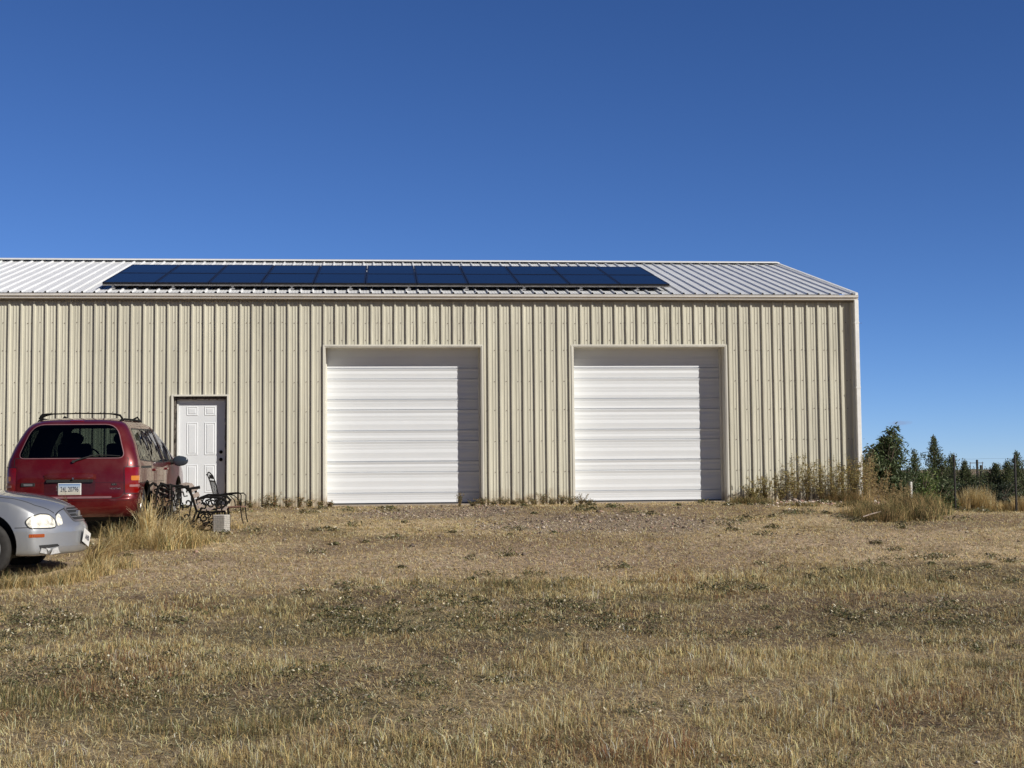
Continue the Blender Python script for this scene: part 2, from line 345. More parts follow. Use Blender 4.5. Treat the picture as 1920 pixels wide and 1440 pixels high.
def patch_gravel(x,y):
    """bare gravel in front of the roller doors and the worn track"""
    a=np.exp(-(((x+8.2)/1.9)**2+((y+2.0)/1.7)**2)); b=np.exp(-(((x+5.6)/2.4)**2+((y+4.4)/2.0)**2)); d=np.exp(-(((x+4.)/1.8)**2+((y+1.6)/1.0)**2))*.35
    e=np.exp(-(((x+3)/2.2)**2+((y+4.6)/1.3)**2))*.25
    v=np.maximum.reduce([a,b,d,e])*1.5*(.35+1.1*fbm(x*1.1,y*1.6+7,3))
    return smooth01((v-.28)/.75)
def track(x,y):
    """pale worn vehicle track crossing the yard from the left to the garage doors"""
    yc=-9.6+.26*(x+12)+1.1*np.sin((x+3)*.35)*.5; w_=1.35+.5*fbm(x*.6,y*.6+3,2)
    return np.exp(-((y-yc)/w_)**2)*smooth01((2.0-x)/5.0)
def straw_patch(x,y): return smooth01((fbm(x*.35+2,y*.6+8,4)-.36)/.25)
ground()

# ------------------------------------------------------------------ metal building
SLOPE=.2603; EH=4.063
DOORS=[(-10.259,-7.215),(-5.409,-2.355)]; DH=3.055; WD=(-13.142,-12.118); WDH=2.10
RP=.2286; X0=-1*0.0   # rib left edges sit at multiples of RP
def rib_profile(xa,xb,h=.036,flank=.013,top=.030,minor=.0075):
    pts=[]
    k0=math.floor(xa/RP)-1; k1=math.ceil(xb/RP)+1
    for k in range(k0,k1+1):
        u=k*RP
        for du,dh in ((-flank,0),(0,h),(top,h),(top+flank,0),(.088,0),(.093,minor),(.104,minor),(.109,0),(.146,0),(.151,minor),(.162,minor),(.167,0)):
            pts.append((u+du,dh,k))
    return [p for p in pts if xa<p[0]<xb]
def corrugated(name,xa,xb,zbot,ztop,openings,mat,parent,place,tints=True):
    pts=rib_profile(xa,xb); cuts=sorted({xa,xb}|{c for o in openings for c in o[:2]})
    def hat(x):
        for a,b in zip(pts,pts[1:]):
            if a[0]<=x<=b[0]: return a[1]+(b[1]-a[1])*(x-a[0])/(b[0]-a[0]+1e-9)
        return 0
    allp=sorted([(p[0],p[1],p[2]) for p in pts]+[(c,hat(c),math.floor(c/RP)) for c in cuts])
    V=[];F=[];T=[]; rnd=random.Random(3); pt={}
    jit={}
    for (x1,h1,k1),(x2,h2,k2) in zip(allp,allp[1:]):
        xm=(x1+x2)/2; zb=zbot
        for o in openings:
            if o[0]<xm<o[1]: zb=o[2]
        pn=math.floor(k1/4)
        if pn not in pt: pt[pn]=rnd.uniform(.91,1.03)
        n=len(V); rows=5
        for i in range(rows+1):
            for x,h,k in ((x1,h1,k1),(x2,h2,k2)):
                zt=ztop(x) if callable(ztop) else ztop
                z=zb+(zt-zb)*i/rows
                key=(round(x,4),round(z,1)) 
                if key not in jit: jit[key]=(rnd.gauss(0,.0011),rnd.gauss(0,.0009))
                j=jit[key]; V.append(place(x+j[0],h+j[1],z)); T.append((pt[pn],)*3)
        for i in range(rows): F.append((n+2*i,n+2*i+1,n+2*i+3,n+2*i+2))
    o=meshobj(name,V,F,mat,parent); colattr(o.data,np.array(T),'tint'); return o
def addtint(o): colattr(o.data,np.ones((len(o.data.vertices),3)),'tint'); return o

bld=empty('metal_building',(0,0,0),label='long beige ribbed steel building with a low white metal roof',cat='building')
XL,XR,YB=-33.0,.27,11.2
corrugated('front_wall',XL,XR,-.12,3.99,[(a,b,DH) for a,b in DOORS]+[(*WD,WDH)],M['wall'],bld,lambda x,h,z:(x,-h,z))
topf=lambda y: 3.99+SLOPE*min(y,YB-y)
corrugated('gable_wall',0.02,YB-.02,-.7,topf,[],M['wall'],bld,lambda x,h,z:(XR+h,x,z))
corrugated('rear_wall',XL,XR,-.7,3.99,[],M['wall'],bld,lambda x,h,z:(x,YB+h,z))
m=MB(); m.add([(XL,0,-.7),(XL,YB,-.7),(XL,YB,4),(XL,YB/2,5.45),(XL,0,4)],[(0,1,2,3,4)]); addtint(m.build('gable_wall',M['wall'],bld))
# roof: two ribbed slopes
def roof_side(sgn):
    pts=rib_profile(XL-.05,XR+.06,h=.03,flank=.013,top=.022,minor=.003); V=[];F=[]
    pts=[(XL-.05,0,0)]+pts+[(XR+.06,0,0)]
    yr=5.60
    for x,h,k in pts:
        for i in range(7):
            y=-.11+(yr+.11)*i/6; z=EH+.01+SLOPE*(y+.15)+h
            V.append((x,y if sgn>0 else YB-y,z))
    for i in range(len(pts)-1):
        for j in range(6): F.append((i*7+j,(i+1)*7+j,(i+1)*7+j+1,i*7+j+1))
    return V,F
V,F=roof_side(1); rf=meshobj('roof',V,F,M['roof'],bld)
V,F=roof_side(-1); meshobj('roof',V,F,M['roof'],bld)
zr=EH+.01+SLOPE*5.75
m=MB(); m.extrude_x([(5.30,zr-.02),(5.32,zr+.0),(5.60,zr+.062),(5.88,zr+.0),(5.90,zr-.02)],XL-.06,XR+.075); m.build('ridge_cap',M['whitetrim'],bld)
# rake trim on the right gable
m=MB()
for (ya,yb) in ((-.13,5.6),(YB+.13,5.6)):
    za=EH+SLOPE*(0.02); zb=zr
    m.add([(XR+.03,ya,za+.05),(XR+.085,ya,za+.05),(XR+.085,yb,zb+.05),(XR+.03,yb,zb+.05),(XR+.085,ya,za-.08),(XR+.085,yb,zb-.08),(XR+.03,ya,za-.08),(XR+.03,yb,zb-.08)],[(0,1,2,3),(1,4,5,2),(4,6,7,5),(6,0,3,7),(0,6,4,1)])
m.build('rake_trim',M['whitetrim'],bld)
# gutter and fascia
GP=[(-.035,3.968),(-.135,3.968),(-.148,3.976),(-.152,3.998),(-.168,4.012),(-.187,4.022),(-.190,4.048),(-.197,4.052),(-.197,4.062)]
g=MB(); g.extrude_x(GP+[(-.180,4.062),(-.180,4.03),(-.14,3.98),(-.04,3.98)],XL-.05,XR+.07)
g.build('gutter',M['gutter'],bld)
m=MB(); m.add([(XR+.07,y,z) for y,z in GP+[(-.035,4.062)]],[tuple(range(len(GP)+1))]); m.build('gutter_end',M['gutter'],bld)
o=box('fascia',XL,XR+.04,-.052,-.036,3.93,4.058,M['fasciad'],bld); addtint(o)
# corner trim, projecting white box (downspout) at the right corner
m=MB(); m.box(XR-.005,XR+.078,-.165,-.085,-.01,3.968); o=m.build('downspout',M['whitetrim'],bld,bevel=.006)
m=MB(); m.box(XR-.04,XR+.045,-.05,-.036,-.1,3.94); m.box(XR+.034,XR+.047,-.034,.06,-.1,3.94); addtint(m.build('corner_trim',M['trimw'],bld))
for z in (.7,2.2,3.5): box('downspout_strap',XR-.012,XR+.082,-.169,-.05,z,z+.025,M['whitetrim'],bld)
# footing
m=MB(); m.box(XL,XR-.02,.002,.3,-.9,-.015); m.build('foundation',M['slab'],bld)
# screws
def screws():
    m=MB(); rnd=random.Random(5)
    for z in (.59,1.195,1.8,2.367,2.977,3.517):
        for k in range(-100,2):
            for off,pr in ((.128,1.0),(.196,.45)):
                x=k*RP+off
                if k%4==1 and off>.15: x=k*RP+.2286-.012
                if rnd.random()>pr: continue
                if any(a-.03<x<b+.03 and z<DH+.03 for a,b in DOORS) or (WD[0]-.03<x<WD[1]+.03 and z<WDH+.03): continue
                zz=z+rnd.gauss(0,.006)
                m.tube([(x,-.001,zz),(x,-.011,zz)],.0085 if pr==1 else .007,6)
    for a,b in DOORS:
        for k in range(-100,2):
            x=k*RP+.128
            if a<x<b: m.tube([(x,-.001,DH+.12),(x,-.01,DH+.12)],.0085,6)
    o=m.build('screw',M['screw'],bld); tag(o,kind='stuff')
screws()
# roller / sectional doors
def garage(a,b):
    fr=MB(); yd=.345
    # jamb linings and head
    fr.box(a-.004,a+.012,-.034,yd+.02,-.1,DH); fr.box(b-.012,b+.004,-.034,yd+.02,-.1,DH); fr.box(a+.012,b-.012,-.034,yd+.02,DH-.014,DH+.004)
    # face trims
    fr.box(a-.035,a-.0045,-.042,-.026,-.1,DH+.03); fr.box(b+.0045,b+.035,-.042,-.026,-.1,DH+.03); fr.box(a-.0045,b+.0045,-.044,-.028,DH+.0045,DH+.035)
    # inner stops
    fr.box(b-.045,b-.0125,yd-.10,yd+.015,-.02,DH-.015); fr.box(a+.0125,a+.03,yd-.05,yd+.015,-.02,DH-.015)
    d=None
    prof=[]; z=.0
    def p(y,z): prof.append((yd+y,z))
    tilt=[(-.0075,-.0015),(.0002,-.0035),(-.0010,-.0062),(-.0068,-.0004),(-.0004,-.0030),(-.0035,-.0080)]
    for k in range(5):
        b0=k*.611
        p(.016,b0+.000); p(.016,b0+.009); p(-.001,b0+.012)
        for (z0,hh,nn) in ((.014,.186,4),(.222,.380,7)):
            st=hh/nn
            for i in range(nn):
                q=b0+z0+i*st; ya,yb_=tilt[(i+k+(0 if nn==4 else 2))%6]
                if i==nn-1: ya,yb_=-.001,-.016
                p(ya,q+.0012); p(yb_,q+st-.0012)
            if nn==4: p(.016,b0+.202); p(.016,b0+.213); p(-.001,b0+.218)
    mm=MB(); prof=[q for q in prof if q[1]<DH]; mm.extrude_x(prof,a+.02,b-.02)
    return fr,mm
for i,(a,b) in enumerate(DOORS):
    fr,mm=garage(a,b)
    d=mm.build('garage_door',M['white'],bld)
    d['label']='white ribbed garage door nearest the entry door' if i==0 else 'white ribbed garage door nearest the right corner'
    addtint(fr.build('frame',M['trimw'],d))
    box('bottom_seal',a+.02,b-.02,.333,.361,-.028,.001,M['dark'],d)
    box('door_sill',a-.02,b+.02,-.03,.42,-.16,-.032,M['slab'],d)
# entry door
def entry():
    a,b=WD; yd=.14
    x0,x1=a+.085,b-.08; z0,z1=.02,2.02
    mm=MB(); mm.box(x0,x1,yd,yd+.04,z0,z1)
    W=x1-x0
    for (f0,f1) in ((.17,.425),(.565,.82)):
        for (t0,t1) in ((.11,.29),(.42,1.05),(1.23,1.77)):
            xa,xb=x0+W*f0,x0+W*f1; zb,za=z1-t0,z1-t1
            def ring(i,y): return [(xa+i,y,za+i),(xb-i,y,za+i),(xb-i,y,zb-i),(xa+i,y,zb-i)]
            V=ring(0,yd-.001)+ring(.014,yd-.010)+ring(.028,yd-.002)+ring(.050,yd-.009)
            F=[(r*4+i,r*4+(i+1)%4,(r+1)*4+(i+1)%4,(r+1)*4+i) for r in range(3) for i in range(4)]+[(12,13,14,15)]
            mm.add(V,F)
    d=mm.build('entry_door',M['white'],bld)
    f=MB(); f.box(x0-.03,x0-.003,yd-.03,yd+.06,-.02,z1+.03); f.box(x1+.003,x1+.03,yd-.03,yd+.06,-.02,z1+.03); f.box(x0-.003,x1+.003,yd-.03,yd+.06,z1+.004,z1+.03)
    f.build('frame',M['whitetrim'],d)
    tr=MB(); tr.box(a-.03,a+.004,-.04,.03,-.1,WDH+.03); tr.box(b-.004,b+.03,-.04,.03,-.1,WDH+.03); tr.box(a+.004,b-.004,-.042,.03,WDH-.002,WDH+.03)
    addtint(tr.build('trim',M['trimw'],d))
    # ragged foam and gaps round the frame
    fo=MB(); rnd=random.Random(9)
    def strip(xc,w,z0,z1,vert=True):
        n=26; V=[];F=[]
        for i in range(n+1):
            q=z0+(z1-z0)*i/n; w1=w*rnd.uniform(.35,1.0); w2=w*rnd.uniform(.35,1.0); yy=.05+rnd.uniform(-.02,.03)
            if vert: V+=[(xc-w1,yy,q),(xc+w2,yy,q)]
            else: V+=[(q,yy,xc-w1),(q,yy,xc+w2)]
        for i in range(n): F.append((2*i,2*i+1,2*i+3,2*i+2))
        fo.add(V,F)
    strip(a+.030,.030,0,WDH); strip(b-.028,.028,0,WDH); strip(WDH-.034,.032,a+.01,b-.01,False)
    fo.build('foam_strip',M['foam'],d)
    bk=MB(); bk.box(a+.004,b-.004,yd+.062,yd+.07,-.02,WDH); bk.build('backing',M['dark'],d)
    th=box('threshold',a+.02,b-.02,.0,yd+.1,-.09,.014,M['slab'],d)
    for zz in (1.03,.885):
        k=MB(); xx=x0+W*.935
        k.tube([(xx,yd-.001,zz),(xx,yd-.008,zz)],.034,16); k.tube([(xx,yd-.008,zz),(xx,yd-.03,zz)],.012,10)
        k.tube([(xx,yd-.03,zz),(xx,yd-.036,zz),(xx,yd-.05,zz),(xx,yd-.062,zz)],[.016,.027,.029,.018],16)
        k.build('door_knob' if zz<1 else 'deadbolt',M['blackmetal'],d,smooth=40)
entry()

# ------------------------------------------------------------------ solar panels
def ordn(i): return ['first','second','third','fourth','fifth','sixth','seventh','eighth','ninth','tenth','eleventh'][i]
ang=math.atan(SLOPE); PW,PL=1.0135,1.64
def roofpt(x,s,off): # s = distance up the slope from y=-.15
    return (x,-.15+s*cos(ang)-off*sin(ang),EH+.01+s*sin(ang)+off*cos(ang))
frm=MB(); t_=.038
frm.box(.006,PW-.006,0.003,.035,-t_,0.002); frm.box(.006,PW-.006,PL-.035,PL-.003,-t_,0.002); frm.box(.006,.038,.035,PL-.035,-t_,.002); frm.box(PW-.038,PW-.006,.035,PL-.035,-t_,.002)
frame_me=None
for row in range(2):
    for i in range(11):
        e=empty('solar_panel',roofpt(-14.545+i*PW,.42+row*(PL+.02),.155),label=f'dark blue solar panel, {ordn(i)} from the left in the {"lower" if row==0 else "upper"} row on the roof',cat='solar panel',group='solar panels on the roof',rx=ang+R(random.uniform(-.12,.12)))
        if frame_me is None:
            fo=frm.build('frame',M['pvframe'],e); frame_me=fo.data
            m=MB(); m.box(.03,PW-.03,.03,PL-.03,-.012,-.001); go=m.build('cell_glass',M['pv'],e); cell_me=go.data
        else:
            for nme,me in (('frame',frame_me),('cell_glass',cell_me)):
                link(bpy.data.objects.new(nme,me),e)
for j,s in enumerate((.50,1.75,2.35,3.45)):
    r=empty('mounting_rail',roofpt(0,s,.10),rx=ang,label=['grey mounting rail lowest on the roof along the bottom edge of the solar panels','grey mounting rail under the middle of the lower solar panel row','grey mounting rail under the upper solar panel row','grey mounting rail highest on the roof under the solar panels'][j],cat='rail',group='rails under the solar panels')
    m=MB(); m.box(-14.55,-3.37,-.02,.02,-.02,.012); m.build('rail',M['alu'],r)
    if j==0:
        cl=MB(); cl.box(-.018,.018,-.03,-.021,-.035,.0); cl.box(-.04,.04,-.035,.035,-.085,-.055); cl.box(-.008,.008,-.028,.0,-.055,-.035); cl.box(-.03,.03,-.036,-.03,-.03,-.018)
        me=None
        for k in range(10):
            x=-14.35+k*1.145
            if me is None: c=cl.build('clamp',M['alu'],r,bevel=.003); me=c.data; c.location.x=x
            else: c=link(bpy.data.objects.new('clamp',me),r); c.location.x=x

# ------------------------------------------------------------------ vehicles
def catmull(keys,z,col):
    zs=[k[0] for k in keys]
    if z<=zs[0]: return keys[0][col]
    if z>=zs[-1]: return keys[-1][col]
    i=max(j for j in range(len(zs)) if zs[j]<=z); i=min(i,len(zs)-2)
    h=zs[i+1]-zs[i]; t=(z-zs[i])/h
    def sl(j):
        if j<=0: return (keys[1][col]-keys[0][col])/(zs[1]-zs[0])
        if j>=len(zs)-1: return (keys[-1][col]-keys[-2][col])/(zs[-1]-zs[-2])
        a=(keys[j][col]-keys[j-1][col])/(zs[j]-zs[j-1]); b=(keys[j+1][col]-keys[j][col])/(zs[j+1]-zs[j])
        return 0 if a*b<=0 else 2*a*b/(a+b)
    m0,m1=sl(i)*h,sl(i+1)*h; p0,p1=keys[i][col],keys[i+1][col]
    return (2*t**3-3*t**2+1)*p0+(t**3-2*t**2+t)*m0+(-2*t**3+3*t**2)*p1+(t**3-t**2)*m1
def outline(W,yr,yf,rx,ry,fx,fy,bow=.05,n=2.3):
    """half outline (x>=0) from the rear centre round the right side to the front centre"""
    pts=[]
    K=7
    for i in range(K): 
        x=(W-rx)*i/K; pts.append((x,yr))
    C=12
    for i in range(C+1):
        a=pi/2*i/C; c=sin(a)**(2/n); d=cos(a)**(2/n)
        pts.append((W-rx+rx*c, yr+ry*(1-d)))
    S=26
    for i in range(1,S): pts.append((W,yr+ry+(yf-fy-yr-ry)*i/S))
    for i in range(C+1):
        a=pi/2*i/C; c=cos(a)**(2/n); d=sin(a)**(2/n)
        pts.append((W-fx+fx*c, yf-fy+fy*d))
    for i in range(K-1,-1,-1): pts.append(((W-fx)*i/K,yf))
    return [(x,y+ (bow*(x/max(W,.01))**2 if y<(yr+yf)/2 else -bow*1.8*(x/max(W,.01))**2)) for x,y in pts]
def stack_body(keys,zs,inset=0,name='b'):
    V=[];rings=[]
    for z in zs:
        W,yr,yf,rx,ry,fx,fy=[catmull(keys,z,c) for c in range(1,8)]
        W-=inset; yr+=inset; yf-=inset
        h=outline(W,yr,yf,rx,ry,fx,fy)
        full=h+[(-x,y) for x,y in reversed(h[1:-1])]
        rings.append([len(V)+i for i in range(len(full))]); V+=[(x,y,z) for x,y in full]
    F=[];n=len(rings[0])
    for a,b in zip(rings,rings[1:]):
        for i in range(n): F.append((a[i],a[(i+1)%n],b[(i+1)%n],b[i]))
    # roof closes with shrinking rings
    top=rings[-1]; cx=sum(V[i][0] for i in top)/n; cy=sum(V[i][1] for i in top)/n; z=zs[-1]
    prev=top
    for f,dz in ((.8,.006),(.55,.012),(.3,.016)):
        cur=[]
        for i in top:
            cur.append(len(V)); V.append((cx+(V[i][0]-cx)*f,cy+(V[i][1]-cy)*f,z+dz*(1 if inset==0 else .3)))
        for i in range(n): F.append((prev[i],prev[(i+1)%n],cur[(i+1)%n],cur[i]))
        prev=cur
    F.append(tuple(prev)); F.append(tuple(reversed(rings[0])))
    return V,F
def bool_cut(o,cutters):
    for c in cutters:
        md=o.modifiers.new('cut','BOOLEAN'); md.operation='DIFFERENCE'; md.object=c; md.solver='EXACT'
        try: md.material_mode='TRANSFER'
        except Exception: pass
    dg=bpy.context.evaluated_depsgraph_get(); dg.update()
    me=bpy.data.meshes.new_from_object(o.evaluated_get(dg)); o.modifiers.clear(); old=o.data; o.data=me; me.name=old.name
    for c in cutters:
        m_=c.data; bpy.data.objects.remove(c); bpy.data.meshes.remove(m_)
    me.polygons.foreach_set('use_smooth',[True]*len(me.polygons)); me.set_sharp_from_angle(angle=R(28))
def rounded(poly,r=.05,seg=5):
    out=[];n=len(poly); rs=r if isinstance(r,(list,tuple)) else [r]*n
    for i in range(n):
        p=Vector(poly[i]); a=Vector(poly[i-1]); b=Vector(poly[(i+1)%n]); rr_=min(rs[i],(a-p).length*.45,(b-p).length*.45)
        p0=p+(a-p).normalized()*rr_; p1=p+(b-p).normalized()*rr_
        for k in range(seg+1):
            t=k/seg; out.append((p0*(1-t)**2+p*2*t*(1-t)+p1*t*t))
    # densify
    d=[]
    for i in range(len(out)):
        a,b=out[i],out[(i+1)%len(out)]; m_=max(1,int((b-a).length/.05))
        for k in range(m_): d.append(a.lerp(b,k/m_))
    return d
class Proj:
    def __init__(s,V,F): s.b=BVHTree.FromPolygons([Vector(v) for v in V],F)
    def pt(s,a,b,axis,off):
        if axis=='rear': o=Vector((a,-3,b)); d=Vector((0,1,0))
        elif axis=='front': o=Vector((a,9,b)); d=Vector((0,-1,0))
        elif axis=='right': o=Vector((4,a,b)); d=Vector((-1,0,0))
        elif axis=='left': o=Vector((-4,a,b)); d=Vector((1,0,0))
        elif axis=='top': o=Vector((a,b,4)); d=Vector((0,0,-1))
        else: o,d=axis(a,b)
        h=s.b.ray_cast(o,d)
        if h[0] is None:
            h=s.b.find_nearest(o+d*3.0); 
            return h[0]+h[1]*off
        nrm=h[1]
        if nrm.dot(d)>0: nrm=-nrm
        return h[0]+nrm*off
    def patch(s,poly,axis,off,name,mat,parent,r=.03,rings=6,thick=0):
        P=rounded(poly,r); c=sum(P,Vector((0,0)))/len(P); V=[];F=[]
        n=len(P)
        V.append(s.pt(c.x,c.y,axis,off))
        for k in range(1,rings+1):
            for p in P:
                q=c.lerp(p,k/rings); V.append(s.pt(q.x,q.y,axis,off))
        for i in range(n): F.append((0,1+i,1+(i+1)%n))
        for k in range(rings-1):
            for i in range(n): F.append((1+k*n+i,1+(k+1)*n+i,1+(k+1)*n+(i+1)%n,1+k*n+(i+1)%n))
        if thick:   # rim going down into the body
            b=len(V)
            for p in P: V.append(s.pt(p.x,p.y,axis,off-thick))
            for i in range(n): F.append((1+(rings-1)*n+i,b+i,b+(i+1)%n,1+(rings-1)*n+(i+1)%n))
        return meshobj(name,V,F,mat,parent,smooth=60)
    def strip(s,mb,pts,w,axis,off,closed=False):
        P=[Vector(p) for p in pts]; 
        if closed: P.append(P[0])
        D=[]
        for a,b in zip(P,P[1:]):
            m_=max(1,int((b-a).length/.04)); D+=[a.lerp(b,k/m_) for k in range(m_)]
        D.append(P[-1]); V=[];F=[]
        for i,p in enumerate(D):
            d=(D[min(i+1,len(D)-1)]-D[max(0,i-1)]); d=d.normalized(); nn=Vector((-d.y,d.x))*w/2
            for q in (p+nn,p-nn): V.append(s.pt(q.x,q.y,axis,off))
        for i in range(len(D)-1): F.append((2*i,2*i+1,2*i+3,2*i+2))
        mb.add(V,F)
def prism(poly,axis,lo,hi,r,mat):
    P=rounded(poly,r); n=len(P)
    if axis=='y': V=[(p.x,lo,p.y) for p in P]+[(p.x,hi,p.y) for p in P]
    else: V=[(lo,p.x,p.y) for p in P]+[(hi,p.x,p.y) for p in P]
    F=[(i,(i+1)%n,n+(i+1)%n,n+i) for i in range(n)]+[tuple(reversed(range(n))),tuple(range(n,2*n))]
    o=meshobj('cutter',V,F,mat); bm=bmesh.new(); bm.from_mesh(o.data); bmesh.ops.recalc_face_normals(bm,faces=bm.faces); bm.to_mesh(o.data); bm.free(); return o
def cylx(x0,x1,y,z,r,mat,n=40):
    m=MB(); m.tube([(x0,y,z),(x1,y,z)],r,n); o=m.build('cutter',mat); bm=bmesh.new(); bm.from_mesh(o.data); bmesh.ops.recalc_face_normals(bm,faces=bm.faces); bm.to_mesh(o.data); bm.free(); return o
def fixnormals(o):
    bm=bmesh.new(); bm.from_mesh(o.data); bmesh.ops.recalc_face_normals(bm,faces=bm.faces); bm.to_mesh(o.data); bm.free()
def wheel(parent,x,y,r,side,spokes=5,w=.20,rimr=.62):
    wroot=MB(); s=side
    prof=[(-w/2,r*rimr),(-w/2,r*.86),(-w/2+.012,r*.95),(-w/2+.035,r*.992),(0,r),(w/2-.035,r*.992),(w/2-.012,r*.95),(w/2,r*.86),(w/2-.006,r*.70),(w/2-.012,r*rimr)]
    if s<0: prof=[(-a,b) for a,b in prof]
    wroot.lathe_x(prof,48,x,y,r); wo=wroot.build('wheel',M['tyre'],parent,smooth=40)
    rim=MB(); R0=r*rimr
    rim.lathe_x([(s*(w/2-.012),R0),(s*(w/2-.003),R0*.98),(s*(w/2-.010),R0*.93),(s*(w/2-.07),R0*.90),(s*(-w/2+.02),R0*.90)],48,x,y,r)
    rim.lathe_x([(s*(w/2-.015),.001),(s*(w/2-.015),R0*.17),(s*(w/2-.03),R0*.24),(s*(w/2-.07),R0*.26)],24,x,y,r)
    for k in range(spokes):
        a=2*pi*k/spokes+.3
        def q(rad,da,dx): return (x+s*(w/2+dx),y+rad*cos(a+da),r+rad*sin(a+da))
        V=[q(R0*.18,.55,-.022),q(R0*.18,-.55,-.022),q(R0*.94,-.20,-.012),q(R0*.94,.20,-.012),q(R0*.18,.5,-.06),q(R0*.18,-.5,-.06),q(R0*.94,-.2,-.06),q(R0*.94,.2,-.06)]
        rim.add(V,[(0,1,2,3),(0,3,7,4),(1,5,6,2),(4,7,6,5)])
    rim.build('rim',M['rim'],wo,smooth=35)
    dk=MB(); dk.tube([(x+s*(w/2-.10),y,r),(x+s*(w/2-.105),y,r)],R0*.9,32); dk.build('brake_disc',M['dark'],wo)
    return wo

def text(name,body,size,loc,rot,mat,parent,ext=.002,align='CENTER',xs=1.0):
    cu=bpy.data.curves.new(name,'FONT'); cu.body=body; cu.size=size; cu.extrude=ext; cu.align_x=align; cu.align_y='CENTER'
    o=bpy.data.objects.new(name,cu); COL.objects.link(o)
    dg=bpy.context.evaluated_depsgraph_get(); dg.update(); me=bpy.data.meshes.new_from_object(o.evaluated_get(dg)); bpy.data.objects.remove(o)
    o=bpy.data.objects.new(name,me); me.materials.clear(); me.materials.append(mat); o.location=loc; o.rotation_euler=rot; o.scale=(xs,1,1); return link(o,parent)

